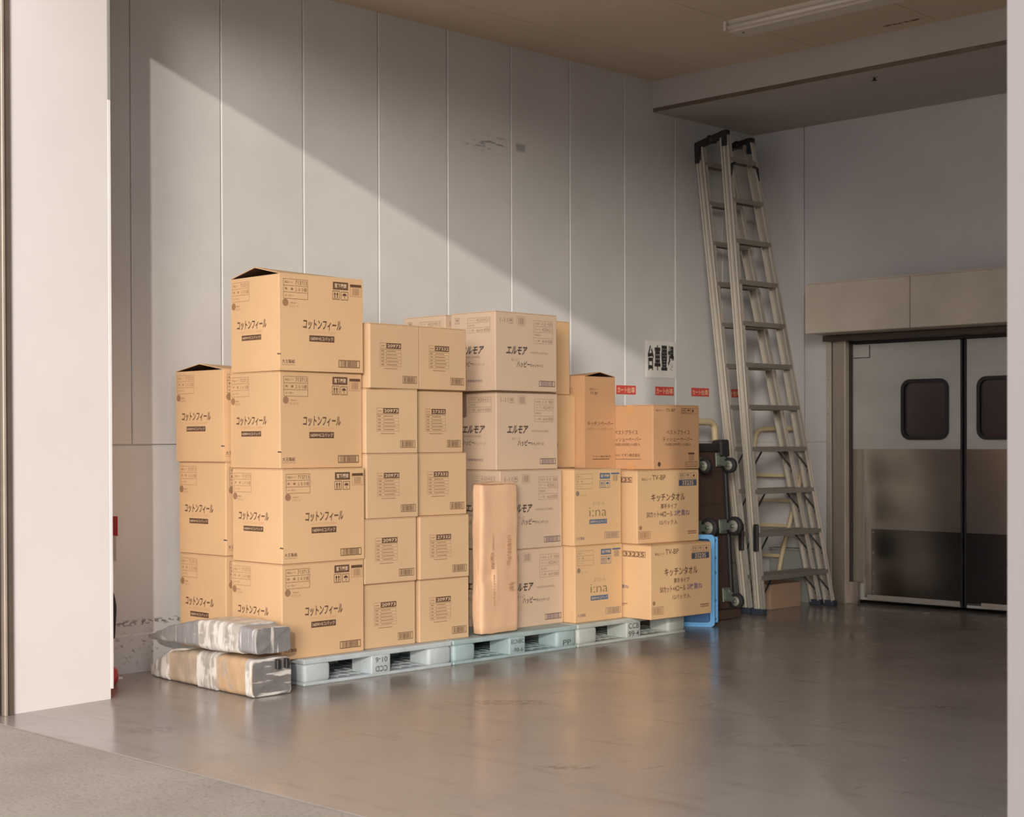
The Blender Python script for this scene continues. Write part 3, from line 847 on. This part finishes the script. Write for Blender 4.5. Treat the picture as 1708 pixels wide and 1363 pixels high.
# two columns of plain cartons
G2 = 'plain cartons with five digit number labels'
names = ['bottom', 'second from the bottom', 'middle', 'second from the top', 'topmost']
for n, (x, y, r_) in enumerate([(-6.599, 5.548, -1.5), (-6.577, 5.540, -1.2), (-6.572, 5.553, -.8), (-6.577, 5.553, -1.2), (-6.555, 5.565, 2.0)]):
    lab = ['plain carton numbered 20973 at the bottom, right of the big cartons', 'plain carton numbered 20973, second up, right of the big cartons',
           'plain carton numbered 20973, middle of five beside the big cartons', 'plain carton numbered 20973, fourth up beside the big cartons',
           'plain carton numbered 20973, topmost beside the tallest column'][n]
    carton('p20973', x, y, r_, ZP + n * .3573, .357, lab, G2)
for n, (k, x, y, r_) in enumerate([('p20973', -6.586, 5.949, -2.0), ('p27332', -6.565, 5.935, -1.6), ('p27332', -6.606, 5.955, -1.8), ('p27332', -6.606, 5.945, 1.0), ('p27332', -6.575, 5.945, 1.2)]):
    lab = ['plain carton numbered 20973 on the pallet, beside the kraft paper parcel', 'plain carton numbered 27332, lowest with that number',
           'plain carton numbered 27332, second up of the four with that number', 'plain carton numbered 27332, third up of the four with that number',
           'plain carton numbered 27332, topmost, in front of the pale cartons'][n]
    carton(k, x, y, r_, ZP + n * .3573, .357, lab, G2)
# pale cartons
G3 = 'pale cartons with slanted bold lettering'
for n, (x, y, r_) in enumerate([(-6.667, 6.682, 0), (-6.65, 6.66, .6), (-6.735, 6.715, .7), (-6.688, 6.663, 1.1)]):
    lab = ['pale carton on the teal pallet, bottom of its column, right of the kraft parcel', 'pale carton second from the bottom, half hidden by the kraft parcel',
           'pale carton second from the top of its column', 'pale carton on top of the front pale column'][n]
    carton('pale', x, y, r_, ZP + n * .4805, .48, lab, G3)
for n in range(4):
    lab = ['pale carton hidden at the foot of the column by the wall', 'pale carton hidden second up in the column by the wall',
           'pale carton hidden third up in the column by the wall', 'pale carton at the back by the wall, only its top strip showing'][n]
    carton('pale', -7.13, 6.665, 0, ZP + n * .4805, .48, lab, G3)
# yellow-tan cartons
G4 = 'yellow tan cartons with blue badges'
for n, (x, y, r_) in enumerate([(-6.578, 7.245, -1.0), (-6.586, 7.245, -1.0)]):
    carton('yellow', x, y, r_, ZP + n * .4805, .48, ['yellow tan carton with blue badge at the bottom, on the pallet joint', 'yellow tan carton with blue badge, upper of the two in front'][n], G4)
for n, yy in enumerate((7.245, 7.225, 7.275, 7.222)):
    lab = ['yellow tan carton hidden at the bottom of the rear column', 'yellow tan carton hidden second up in the rear column',
           'yellow tan carton third up, showing as a strip beside the tall open carton', 'yellow tan carton on top of the rear column, a strip beside the pale carton'][n]
    carton('yellow_end', -7.0, yy, 0, ZP + n * .4805, .48, lab, G4)
G5 = 'kitchen towel cartons'
carton('kitchen', -6.346, 7.700, -2.0, ZP, .472, 'wide carton with a navy 33235 badge overhanging the last pallet', G5)
carton('kitchen', -6.486, 7.737, -3.0, ZP + .4725, .472, 'wide carton with a navy 33235 badge under the reddish carton', G5)
carton('tissue', -6.608, 8.047, .2, ZP + .945, .43, 'reddish brown carton with tape strips on top at the far end', None)
carton('tall', -6.925, 7.725, 1.5, ZP + .945, .622, 'tall narrow carton with a flap sprung open, behind the reddish carton', None, ('x', .028, .006))

# ------------------------------------------------------------------ pallets
def pallet(y0, y1, mname, label, marks):
    root = thing('plastic_pallet', label, 'pallet', (-7.06, (y0 + y1) / 2, 0), 0, 'plastic pallets in a row')
    X0, X1 = -.54, .54
    W2 = (y1 - y0) / 2 - .004
    m_ = MB(); m_.box(X0, X1, -W2, W2, .112, .14, mname, .006, 2); m_.build('top_deck', root)
    m_ = MB()
    m_.box(X0, X1, -W2, W2, .0, .018, mname, .004)
    for i in range(14):
        a = -W2 + .04 + i * (2 * W2 - .08) / 13
        m_.box(X0 + .05, X1 - .05, a - .005, a + .005, .016, .021, mname)
    for xx in (-.45, -.36, -.2, .0, .2, .36, .45): m_.box(xx - .006, xx + .006, -W2 + .02, W2 - .02, .016, .022, mname)
    m_.build('bottom_deck', root)
    k = W2
    spans = [(-k, -k * .66), (-k * .13, k * .13), (k * .66, k)]
    for xi, (xa, xb) in enumerate(((X0, X0 + .17), (-.09, .09), (X1 - .17, X1))):
        for yi, (ya, yb) in enumerate(spans):
            m_ = MB()
            m_.box(xa, xb, ya, yb, .012, .116, mname, .022 if xi == 2 and yi != 1 else .008, 3, smooth=True)
            if xi == 2:
                f = Face(m_, (xb, ya, .116), (0, yb - ya, 0), (0, 0, -.104), .001)
                for s, which, rc, turn in marks:
                    if which == yi: f.text(s, *rc, 'pallet_ink', .012, 0, 1, turn)
            m_.build('block', root)
    return root
pallet(5.075, 6.140, 'pallet_grey', 'pale grey plastic pallet under the tallest column, its letters upside down', [('01-6', 1, (.2, .12, .82, .40), True), ('CCD', 1, (.2, .58, .82, .88), True)])
pallet(6.146, 7.196, 'pallet_teal', 'bluish teal plastic pallet in the middle under the kraft parcel', [('ECNBC', 1, (.12, .14, .9, .38), False), ('-98-6', 1, (.2, .62, .85, .86), False), ('PP', 2, (.3, .55, .72, .86), False)])
pallet(7.202, 8.276, 'pallet_sage', 'grey green plastic pallet at the far end under the wide cartons', [('CCB', 1, (.12, .08, .88, .42), False), ('99·4', 1, (.12, .56, .88, .9), False)])

# ------------------------------------------------------------------ kraft paper parcel
def crumple_box(sx, sy, sz, r, n, amp, mname, seed, taper=None):
    """box of soft paper: a rounded, gridded block pushed about by noise"""
    b = bmesh.new()
    bmesh.ops.create_cube(b, size=1)
    for v in b.verts: v.co = Vector((v.co.x * sx, v.co.y * sy, v.co.z * sz))
    bmesh.ops.subdivide_edges(b, edges=b.edges[:], cuts=n, use_grid_fill=True)
    hx, hy, hz = sx / 2, sy / 2, sz / 2
    for v in b.verts:
        c = v.co
        q = Vector((max(-hx + r, min(hx - r, c.x)), max(-hy + r, min(hy - r, c.y)), max(-hz + r, min(hz - r, c.z))))
        dv = c - q
        if dv.length > 1e-6: c = q + dv.normalized() * min(r, dv.length)
        p = c * 7 + Vector((seed, seed * 2, 0))
        nn = noise.noise_vector(p) * amp + noise.noise_vector(p * 3.1) * amp * .4
        v.co = c + nn
        if taper: v.co = taper(v.co)
    return b
root = thing('kraft_parcel', 'tall brown kraft paper parcel standing on the teal pallet', 'parcel', (-6.592, 6.40 + .16, ZP), R(2.5))
def lean(c):
    t = (c.z + .44) / .88
    pinch = math.exp(-((t - .38) / .05) ** 2) * .022 if c.y < -.05 and c.x > 0 else 0
    return Vector((c.x - pinch, c.y + pinch * .5, c.z + .445))
m_ = MB(); m_.bm(crumple_box(.085, .325, .875, .018, 18, .006, 'kraft_paper', 3.3, lean), 'kraft_paper', True)
f = Face(m_, (.0495, -.16, .88), (0, .32, 0), (0, 0, -.88), .001)
r_ = random.Random(5)
def stamp_row(u, v0, v1, w, n):
    for i in range(n):
        a = v0 + (v1 - v0) * i / n; b = a + (v1 - v0) / n * (.35 + .45 * r_.random())
        o_ = (r_.random() - .5) * w * .4
        f.fill(u - w / 2 + o_, a, u + w / 2 + o_, b, 'stamp')
for i, (u, v0, v1, w, n) in enumerate([(.27, .33, .44, .03, 7), (.25, .45, .56, .085, 13), (.30, .6, .82, .03, 12), (.70, .34, .55, .10, 16), (.77, .66, .72, .12, 5)]): stamp_row(u, v0, v1, w, n)
m_.build('wrapper', root)
m_ = MB()
m_.add([(-.04, -.155, .886), (.042, -.155, .884), (.042, .155, .884), (-.04, .155, .888), (.02, -.01, .9), (-.02, -.01, .9)],
       [[0, 1, 4, 5], [1, 2, 4], [2, 3, 5, 4], [3, 0, 5], [0, 3, 2, 1]], 'kraft_paper')
m_.build('folded_top', root)

# ------------------------------------------------------------------ two wrapped bundles on the floor
def bundle(path, mname, seed, amp, n=44, end_mat=None):
    """path: list of (x, yc, half_w, z0, z1) along the bundle; rounded-rectangle sections"""
    rings = []
    steps = n
    for i in range(steps + 1):
        t = i / steps * (len(path) - 1); k = min(int(t), len(path) - 2); u = t - k; u = u * u * (3 - 2 * u) if len(path) > 2 else u
        a = [path[k][j] * (1 - u) + path[k + 1][j] * u for j in range(5)]
        x, yc, hw, z0, z1 = a
        hh = (z1 - z0) / 2; zc = (z0 + z1) / 2; r = min(hw, hh) * .38
        pts = []
        for cx, cy, ang in ((hw - r, hh - r, 0), (-hw + r, hh - r, 90), (-hw + r, -hh + r, 180), (hw - r, -hh + r, 270)):
            for q in range(7):
                tt = R(ang + 15 * q); pts.append((cx + r * math.cos(tt), cy + r * math.sin(tt)))
        dense = []
        for j in range(len(pts)):
            p, s = pts[j], pts[(j + 1) % len(pts)]
            m2 = 4 if j % 7 == 6 else 1
            for e in range(m2): dense.append((p[0] + (s[0] - p[0]) * e / m2, p[1] + (s[1] - p[1]) * e / m2))
        ring = []
        for (py, pz) in dense:
            v = Vector((x, yc + py, zc + pz))
            d = noise.noise_vector(Vector((v.x * 16 + seed, v.y * 10, v.z * 8))) * amp + noise.noise_vector(Vector((v.x * 60 + seed, v.y * 16, v.z * 12))) * amp * .5
            v += d
            if v.z < .004: v.z = .004
            ring.append(v)
        rings.append(ring)
    m_ = MB()
    m_.loft(rings, mname, True, False)
    mid = [sum((v for v in rg), Vector()) / len(rg) for rg in (rings[0], rings[-1])]
    for rg, c, e, flip in ((rings[0], mid[0], mname, True), (rings[-1], mid[1], end_mat or mname, False)):
        k = len(rg)
        inner = [c + (v - c) * .55 + noise.noise_vector(v * 30) * amp for v in rg]
        m_.add(list(rg) + inner + [c], [[i, (i + 1) % k, k + (i + 1) % k, k + i] for i in range(k)] + [[k + i, k + (i + 1) % k, 2 * k] for i in range(k)], e, True)
    return m_, rings
low = [(-7.25, 4.80, .085, .0, .15), (-7.0, 4.80, .11, .0, .185), (-6.7, 4.79, .115, .0, .19), (-6.405, 4.785, .118, .0, .185)]
root = thing('wrapped_bundle', 'brown board bundle in torn film lying on the floor, the lower of two', 'bundle', (-6.8, 4.79, 0), 0, 'wrapped bundles by the jamb')
inv = Matrix.Translation((6.8, -4.79, 0))
def under(o, mx): o.matrix_parent_inverse = mx; return o
m_, rings = bundle(low, 'wrap_board', 1.0, .006, 44, 'wrap_end_low')
under(m_.build('packing_board', root, fix='normals'), inv)
def film(x0, x1, path, seed, name, grow=.008, mname='wrap_film'):
    def sect(x):
        for a, b in zip(path, path[1:]):
            if a[0] <= x <= b[0]:
                u = (x - a[0]) / (b[0] - a[0]); u = u * u * (3 - 2 * u)
                return [a[j] * (1 - u) + b[j] * u for j in range(5)]
        return path[-1] if x > path[-1][0] else path[0]
    p = []
    for i in range(5):
        s = sect(x0 + (x1 - x0) * i / 4); p.append((x0 + (x1 - x0) * i / 4, s[1], s[2] + grow, s[3] - grow, s[4] + grow))
    return bundle(p, mname, seed, .006, 10)[0]
under(film(-6.90, -6.73, low, 5, 'film').build('film_band', root, fix='normals'), inv)
under(film(-6.455, -6.41, low, 9, 'film', .006, 'wrap_film').build('film_band', root, fix='normals'), inv)
under(film(-6.69, -6.46, low, 2, 'film', .003, 'wrap_board_orange').build('bare_board', root, fix='normals'), inv)
m_, _r = bundle([(-7.47, 4.80, .04, .0, .07), (-7.38, 4.80, .07, .0, .085), (-7.33, 4.80, .075, .0, .12), (-7.22, 4.80, .10, .0, .165)], 'wrap_film', 4, .012, 20)
under(m_.build('loose_film', root, fix='normals'), inv)
for y in (4.80, 4.855):
    m_ = MB(); m_.box(-6.402, -6.376, y, y + .022, .135, .183, 'brace_black', .003); under(m_.build('dark_strip', root), inv)
up = [(-7.44, 4.74, .012, .207, .225), (-7.15, 4.755, .075, .212, .308), (-6.9, 4.775, .115, .215, .352), (-6.6, 4.785, .118, .215, .358), (-6.405, 4.79, .112, .217, .342)]
root = thing('wrapped_bundle', 'grey film wrapped bundle with a pointed end, lying on the brown one', 'bundle', (-6.9, 4.78, .195), 0, 'wrapped bundles by the jamb')
inv = Matrix.Translation((6.9, -4.78, -.195))
m_, rings = bundle(up, 'wrap_grey', 7.0, .006, 48, 'wrap_end')
under(m_.build('film_wrapping', root, fix='normals'), inv)
under(film(-6.86, -6.52, up, 3, 'film', .006).build('film_band', root, fix='normals'), inv)

# ------------------------------------------------------------------ blue crate on end
root = thing('plastic_crate', 'blue plastic crate standing on end beside the last pallet', 'crate', (-6.748, 8.533, 0), R(-63))
def cr(m_, a): m_.box(*a)
H = .632
m_ = MB()   # open side faces +x; box depth runs to -x; width in y
t = .012
m_.box(-.12, -.11, -.20, .20, .01, H - .01, 'crate_blue_deep', .003)
m_.box(-.12, .0, -.20, -.188, .01, H - .01, 'crate_blue_deep', .003); m_.box(-.12, .0, .188, .20, .01, H - .01, 'crate_blue_deep', .003)
m_.box(-.12, .0, -.20, .20, .008, .02, 'crate_blue_deep', .003); m_.box(-.12, .0, -.20, .20, H - .02, H - .008, 'crate_blue_deep', .003)
for i in range(12): m_.box(-.11, -.104, -.17 + i * .031, -.158 + i * .031, .03, H - .03, 'crate_blue_deep')
m_.build('crate_body', root)
m_ = MB()
o_ = rrect(-.222, 0, .222, H, .03); i_ = rrect(-.19, .03, .19, H - .03, .02)
vs_ = [(xx, p[0], p[1]) for xx in (-.018, .004) for pts in (o_, i_) for p in pts]
n = len(o_); fs = []
for i in range(n):
    j = (i + 1) % n
    fs += [[i, j, n + j, n + i], [2 * n + j, 2 * n + i, 3 * n + i, 3 * n + j], [j, i, 2 * n + i, 2 * n + j], [n + i, n + j, 3 * n + j, 3 * n + i]]
m_.add(vs_, fs, 'crate_blue'); m_.build('rim', root, fix='normals')
m_ = MB()
m_.box(-.12, -.10, .198, .225, .02, H - .02, 'crate_blue', .004)
for z in (.04, .17, .36, .46, .585): m_.box(-.105, -.012, .198, .216, z, z + .012, 'crate_blue')
m_.build('side_rib', root)

# ------------------------------------------------------------------ trolleys
def caster(root, c, r, fixed, mx):
    """wheel on a fork; the trolley stands on end, so casters stick out sideways along +x"""
    x, y, z = c
    m_ = MB(); m_.box(x - .012, x, y - .045, y + .045, z - .05, z + .05, 'fork_green', .003)
    w = x + r + .03
    for s in (-1, 1):
        m_.prism([(x, z - .035), (x, z + .035), (w + .012, z - (.0 if fixed else .045) + .014), (w + .012, z - (.0 if fixed else .045) - .014)], y + s * .026 - .002, y + s * .026 + .002, 'y', 'fork_green')
    fk = m_.build('caster_fork', root, fix='normals'); fk.matrix_parent_inverse = mx
    m_ = MB(); zc = z - (0 if fixed else .045)
    m_.lathe([(r * .75, -.02), (r, -.014), (r, .014), (r * .75, .02)], (w, y, zc), (0, 1, 0), 'rubber', 22)
    wh = m_.build('caster_wheel', root); wh.matrix_parent_inverse = mx
    m_ = MB(); m_.lathe([(r * .62, -.0215), (r * .62, .0215)], (w, y, zc), (0, 1, 0), 'hub_grey', 18)
    m_.lathe([(r * .2, -.034), (r * .2, .034)], (w, y, zc), (0, 1, 0), 'fork_green', 10)
    hb = m_.build('wheel_hub', wh)
root = thing('platform_trolley', 'dark platform trolley stood on end behind the blue crate, casters outward', 'trolley', (-6.80, 8.95, 0), 0)
root.rotation_euler = (0, R(-3.5), 0)
I = Matrix.Identity(4)
m_ = MB(); m_.box(-.05, -.03, -.25, .25, .0, 1.25, 'cart_brown')
for k in range(5): m_.box(-.03, -.024, -.22, .18, .1 + k * .24, .30 + k * .24, 'cart_brown', .002)
m_.build('deck_board', root)
m_ = MB()
m_.box(-.06, .0, .225, .262, .0, 1.26, 'cart_black', .006); m_.box(-.06, .0, -.262, -.225, .0, 1.26, 'cart_black', .006)
for z in (.0, .60, 1.20): m_.box(-.055, -.004, -.25, .25, z, z + .055, 'cart_black', .005)
m_.build('steel_rim', root)
m_ = MB(); m_.box(-.07, .02, .17, .27, 1.16, 1.285, 'cart_black', .014, 2); m_.build('corner_bumper', root)
m_ = MB(); m_.box(-.05, .06, -.25, .25, .0, .07, 'cart_brown', .008, 2); m_.build('end_board', root)
for z, rr, fx in ((.17, .055, False), (.66, .068, True), (1.14, .055, False)):
    for y in (-.12, .17): caster(root, (.0, y, z), rr, fx, I)

def rounded_path(pts, r, n=6):
    out = [Vector(pts[0])]
    for a, b, c in zip(pts, pts[1:], pts[2:]):
        a, b, c = Vector(a), Vector(b), Vector(c)
        d0, d1 = (a - b).normalized(), (c - b).normalized()
        p, q = b + d0 * r, b + d1 * r
        for i in range(n + 1):
            t = i / n; out.append((p * (1 - t) ** 2) + (b * 2 * t * (1 - t)) + (q * t * t))
    out.append(Vector(pts[-1]))
    return out
root = thing('hand_trolley', 'beige tube trolley standing behind the dark trolley and ladder rails', 'trolley', (-7.24, 9.47, 0), 0)
root.rotation_euler = (0, R(-4), 0)
m_ = MB(); m_.tube(rounded_path([(0, -.15, .02), (0, -.15, 1.42), (0, .20, 1.42), (0, .20, .02)], .07), .026, 'cart_beige', 12); m_.build('tube_frame', root)
for z in (.30, .52, .74, .93, 1.10):
    m_ = MB(); m_.tube([(0, -.15, z), (0, .20, z)], .018, 'cart_beige', 10); m_.build('crossbar', root)
m_ = MB(); m_.box(-.05, -.028, -.16, .21, .2, 1.15, 'cart_brown', .003); m_.build('deck_board', root)
m_ = MB(); m_.box(-.05, .05, -.17, .22, 0, .022, 'cart_black', .003); m_.build('toe_plate', root)

root = thing('hand_trolley', 'beige tube frame trolley leaning on the back wall behind the ladder steps', 'trolley', (-7.32, 10.36, 0), 0)
root.rotation_euler = (R(-6), 0, 0)
m_ = MB(); m_.tube(rounded_path([(-.17, 0, .02), (-.155, 0, .55), (-.255, 0, .95), (-.225, 0, 1.375), (.225, 0, 1.375), (.235, 0, 1.0), (.09, 0, .35), (.05, 0, .02)], .08), .019, 'cart_beige', 12); m_.build('tube_frame', root)
for z, a, b in ((1.22, -.235, .23), (1.0, -.245, .235), (.80, -.215, .19), (.60, -.165, .145), (.36, -.16, .09)):
    m_ = MB(); m_.box(a, b, -.012, .012, z - .014, z + .014, 'cart_beige', .004); m_.build('crossbar', root)
m_ = MB(); m_.box(-.2, .1, -.05, .05, 0, .02, 'cart_black', .003); m_.build('toe_plate', root)

# ------------------------------------------------------------------ carton and grey bin behind the ladder
root = thing('carton', 'small dull brown carton on the floor behind the ladder foot', 'cardboard box', (-7.03, 9.985, 0), R(-2))
m_ = MB(); m_.box(-.13, .13, -.19, .19, 0, .185, 'card_floor', .004, 2); m_.build('body', root)
for s in (1, -1):
    m_ = MB(); m_.box(.0015 if s > 0 else -.128, .128 if s > 0 else -.0015, -.188, .188, .185, .189, 'card_floor'); m_.build('top_flap', root)
root = thing('storage_bin', 'grey lidded bin against the back wall behind the ladder', 'bin', (-7.14, 10.49, 0), 0)
m_ = MB(); m_.prism([(-.245, 0), (.24, 0), (.205, .40), (-.225, .40)], -.045, .055, 'y', 'bin_grey'); m_.build('tub', root, fix='normals')
m_ = MB(); m_.box(-.235, .215, -.055, .065, .40, .418, 'bin_grey', .004); m_.build('lid', root)

# ------------------------------------------------------------------ stepladder
root = thing('stepladder', 'tall aluminium stepladder folded shut and leaning in the corner', 'ladder', (-6.85, 9.92, 0), 0)
inv = Matrix.Translation((6.85, -9.92, 0))
FL0, FL1 = Vector((-6.78, 9.47, .03)), Vector((-7.27, 9.715, 3.60))
FR0, FR1 = Vector((-6.76, 10.37, .03)), Vector((-7.27, 10.035, 3.58))
BL0, BL1 = Vector((-6.91, 9.49, .03)), Vector((-7.52, 9.73, 3.54))
BR0, BR1 = Vector((-6.87, 10.35, .03)), Vector((-7.52, 10.09, 3.56))
def rail(p, q, side):
    """ribbed channel: flange with raised edges, open towards the steps"""
    m_ = MB()
    d = (q - p).normalized(); fwd = Vector((1, 0, 0)); fwd = (fwd - d * fwd.dot(d)).normalized(); sy = d.cross(fwd) * (1 if d.cross(fwd).y > 0 else -1)
    def strip(a0, a1, b0, b1, mname):
        vs_ = [t + fwd * a + sy * (side * b) for t in (p, q) for a, b in ((a0, b0), (a1, b0), (a1, b1), (a0, b1))]
        m_.add(vs_, [[3, 2, 1, 0], [4, 5, 6, 7], [0, 1, 5, 4], [1, 2, 6, 5], [2, 3, 7, 6], [3, 0, 4, 7]], mname)
    strip(-.036, .036, -.008, .0, 'aluminium_step')
    for c in (-.031, -.006, .031): strip(c - .006, c + .006, 0, .012, 'aluminium')
    for e in (.034, -.034): strip(e - .003, e + .003, -.034, -.008, 'aluminium')
    o = m_.build('rail', root, fix='normals'); o.matrix_parent_inverse = inv
    m_ = MB(); m_.box(p.x - .048, p.x + .048, p.y - .03, p.y + .03, 0, .042, 'foot_blue', .006, 2)
    o = m_.build('rubber_foot', root); o.matrix_parent_inverse = inv
for p, q, s in ((FL0, FL1, -1), (FR0, FR1, 1), (BL0, BL1, -1), (BR0, BR1, 1)): rail(p, q, s)
def on(p, q, z): return p + (q - p) * ((z - p.z) / (q.z - p.z))
for k in range(11):
    z = .27 + .315 * k
    for l0, l1, r0, r1, dx in ((FL0, FL1, FR0, FR1, .0), (BL0, BL1, BR0, BR1, .0)):
        a, b = on(l0, l1, z), on(r0, r1, z)
        m_ = MB()
        w = .04
        m_.bar(a + Vector((dx, .006, 0)), b + Vector((dx, -.006, 0)), [(-w, .012), (-w, -.024), (-w + .006, -.024), (-w + .006, .004), (w - .006, .004), (w - .006, -.024), (w, -.024), (w, .012)], 'aluminium_step')
        o = m_.build('step', root, fix='normals'); o.matrix_parent_inverse = inv
    if k < 4:
        for l0, l1, r0, r1 in ((FL0, FL1, FR0, FR1), (BL0, BL1, BR0, BR1)):
            for e0, e1, s in ((l0, l1, 1), (r0, r1, -1)):
                t = on(e0, e1, z - .012); lo = on(e0, e1, z - .155)
                m_ = MB(); m_.tube([t + Vector((.02, s * .16, 0)), lo + Vector((.02, s * .012, .0)), lo + Vector((.02, s * .012, -.03))], .007, 'brace_black', 8)
                o = m_.build('step_brace', root); o.matrix_parent_inverse = inv
for p, q in ((FL1, BL1), (FR1, BR1)):
    m_ = MB()
    a, b = p + Vector((.02, 0, .02)), q + Vector((-.02, 0, .02))
    m_.rect(a + Vector((0, 0, .0)), b, .05, .045, 'black_plastic'); m_.rect(b + Vector((.01, 0, .02)), b + Vector((.015, 0, -.14)), .045, .05, 'black_plastic', (0, 1, 0))
    m_.rect(a + Vector((-.01, 0, .02)), a + Vector((-.005, 0, -.10)), .045, .05, 'black_plastic', (0, 1, 0))
    m_.tube([a * .5 + b * .5 + Vector((0, -.035, 0)), a * .5 + b * .5 + Vector((0, .035, 0))], .03, 'black_plastic', 12)
    o = m_.build('hinge', root, fix='normals'); o.matrix_parent_inverse = inv
for e0, e1, s in ((FL0, FL1, 1), (FR0, FR1, -1)):
    t = on(e0, e1, 3.33)
    m_ = MB(); m_.tube([t + Vector((.03, s * .06, .06)), t + Vector((.035, s * .02, .05)), t + Vector((.035, 0, -.05))], .011, 'black_plastic', 8)
    o = m_.build('lock_hook', root); o.matrix_parent_inverse = inv
for e0, e1 in ((FL0, FL1), (BL0, BL1)):
    t = on(e0, e1, .50)
    m_ = MB(); m_.box(t.x + .01, t.x + .05, t.y - .035, t.y - .01, t.z - .04, t.z + .16, 'brace_black', .006); o = m_.build('lock_lever', root); o.matrix_parent_inverse = inv

# ------------------------------------------------------------------ signs on the wall
def wall_sign(name, y0, y1, z0, z1, board, label, cat, draw, group=None, part='lettering'):
    root = thing(name, label, cat, (WX + .005, (y0 + y1) / 2, z0), 0, group)
    m_ = MB(); m_.box(.0, .0022, y0 - (y0 + y1) / 2, y1 - (y0 + y1) / 2, 0, z1 - z0, board); m_.build('sheet', root)
    m_ = MB(); f = Face(m_, (.0022, y0 - (y0 + y1) / 2, z1 - z0), (0, y1 - y0, 0), (0, 0, z0 - z1), .0006); draw(f); m_.build(part, root)
    return root
def draw_main(f):
    for i, ch in enumerate('台車置場'):
        f.text(ch, .06 + i * .225, .115, .06 + i * .225 + .20, .80, 'sign_ink', .035)
wall_sign('wall_notice', 9.186, 9.546, 1.755, 2.035, 'sign_paper', 'white paper notice with four stretched black characters on the wall', 'sign', draw_main)
def draw_red(f):
    f.text('カート', .05, .2, .53, .82, 'sign_cream', .03); f.text('台車', .55, .17, .95, .84, 'sign_cream', .02)
for y0, lab in ((8.846, 'small red sign with cream lettering, nearest the tall open carton'), (9.299, 'small red sign with cream lettering directly below the white notice'),
                (9.742, 'small red sign with cream lettering just left of the ladder'), (10.16, 'small red sign with cream lettering seen between the ladder rails')):
    wall_sign('red_sign', y0, y0 + .222, 1.622, 1.688, 'sign_red', lab, 'sign', draw_red, 'red trolley signs on the wall')

# ------------------------------------------------------------------ ceiling light, sprinkler, extinguisher
root = thing('ceiling_light', 'unlit white fluorescent batten on the ceiling', 'light', (-5.57, 8.42, ZC))
m_ = MB(); m_.prism([(-.14, 0), (.14, 0), (.075, -.062), (-.075, -.062)], -.63, .63, 'x', 'lamp_white'); m_.build('housing', root, fix='normals')
for s in (1, -1)[1:]:
    m_ = MB(); m_.tube([(-.60, s * .135, -.045), (.60, s * .135, -.045)], .014, 'tube_glass', 12); m_.build('tube', root)
    for e in (-1, 1):
        m_ = MB(); m_.box(e * .615 - .012, e * .615 + .012, s * .135 - .018, s * .135 + .018, -.066, -.002, 'lamp_white', .003); m_.build('socket', root)
m_ = MB(); m_.lathe([(.006, 0), (.006, .004)], (-.56, -.02, -.062), (0, 0, -1), 'seal_black', 8); m_.build('fixing_screw', root)
root = thing('sprinkler_head', 'small dark sprinkler head under the beam', 'sprinkler', (-5.805, 9.46, 3.767))
m_ = MB(); m_.lathe([(.026, 0), (.024, .005), (.010, .007)], (0, 0, 0), (0, 0, -1), 'hub_grey', 16); m_.build('escutcheon', root)
m_ = MB(); m_.lathe([(.008, .005), (.008, .022), (.018, .024), (.018, .027)], (0, 0, 0), (0, 0, -1), 'black_plastic', 14); m_.build('deflector', root)

root = thing('fire_extinguisher', 'red fire extinguisher half hidden behind the white jamb', 'fire extinguisher', (-7.36, 4.38, 0))
m_ = MB(); m_.lathe([(.066, .03), (.07, .04), (.07, .36), (.06, .41), (.03, .44), (.025, .46)], (0, 0, 0), (0, 0, 1), 'ext_red', 24); m_.build('cylinder', root)
m_ = MB(); m_.lathe([(.08, 0), (.092, .01), (.097, .04), (.092, .075), (.075, .09)], (0, 0, 0), (0, 0, 1), 'ext_red', 24); m_.build('base_tray', root)
m_ = MB(); m_.box(-.02, .06, -.012, .012, .46, .475, 'black_plastic', .003); m_.box(-.02, .07, -.012, .012, .49, .505, 'black_plastic', .003); m_.lathe([(.016, .44), (.016, .5)], (0, 0, 0), (0, 0, 1), 'black_plastic', 12); m_.build('valve_lever', root)
m_ = MB(); m_.tube(rounded_path([(.02, 0, .48), (.09, .02, .50), (.105, .03, .42), (.085, .03, .25)], .03), .009, 'rubber', 8); m_.build('hose', root)
root = thing('extinguisher_sign', 'red and white marker plate standing behind the white jamb', 'sign', (-7.50, 4.54, 0))
m_ = MB(); m_.box(-.012, .012, -.006, .006, .01, .88, 'ext_label', .002); m_.build('post', root)
m_ = MB(); m_.box(-.06, .072, -.009, -.005, .775, .88, 'ext_red', .001); m_.box(-.06, .062, -.009, -.005, .64, .775, 'ext_label', .001); m_.build('plate', root)
m_ = MB(); m_.box(-.06, .06, -.03, .03, 0, .012, 'ext_label', .002); m_.build('foot', root)
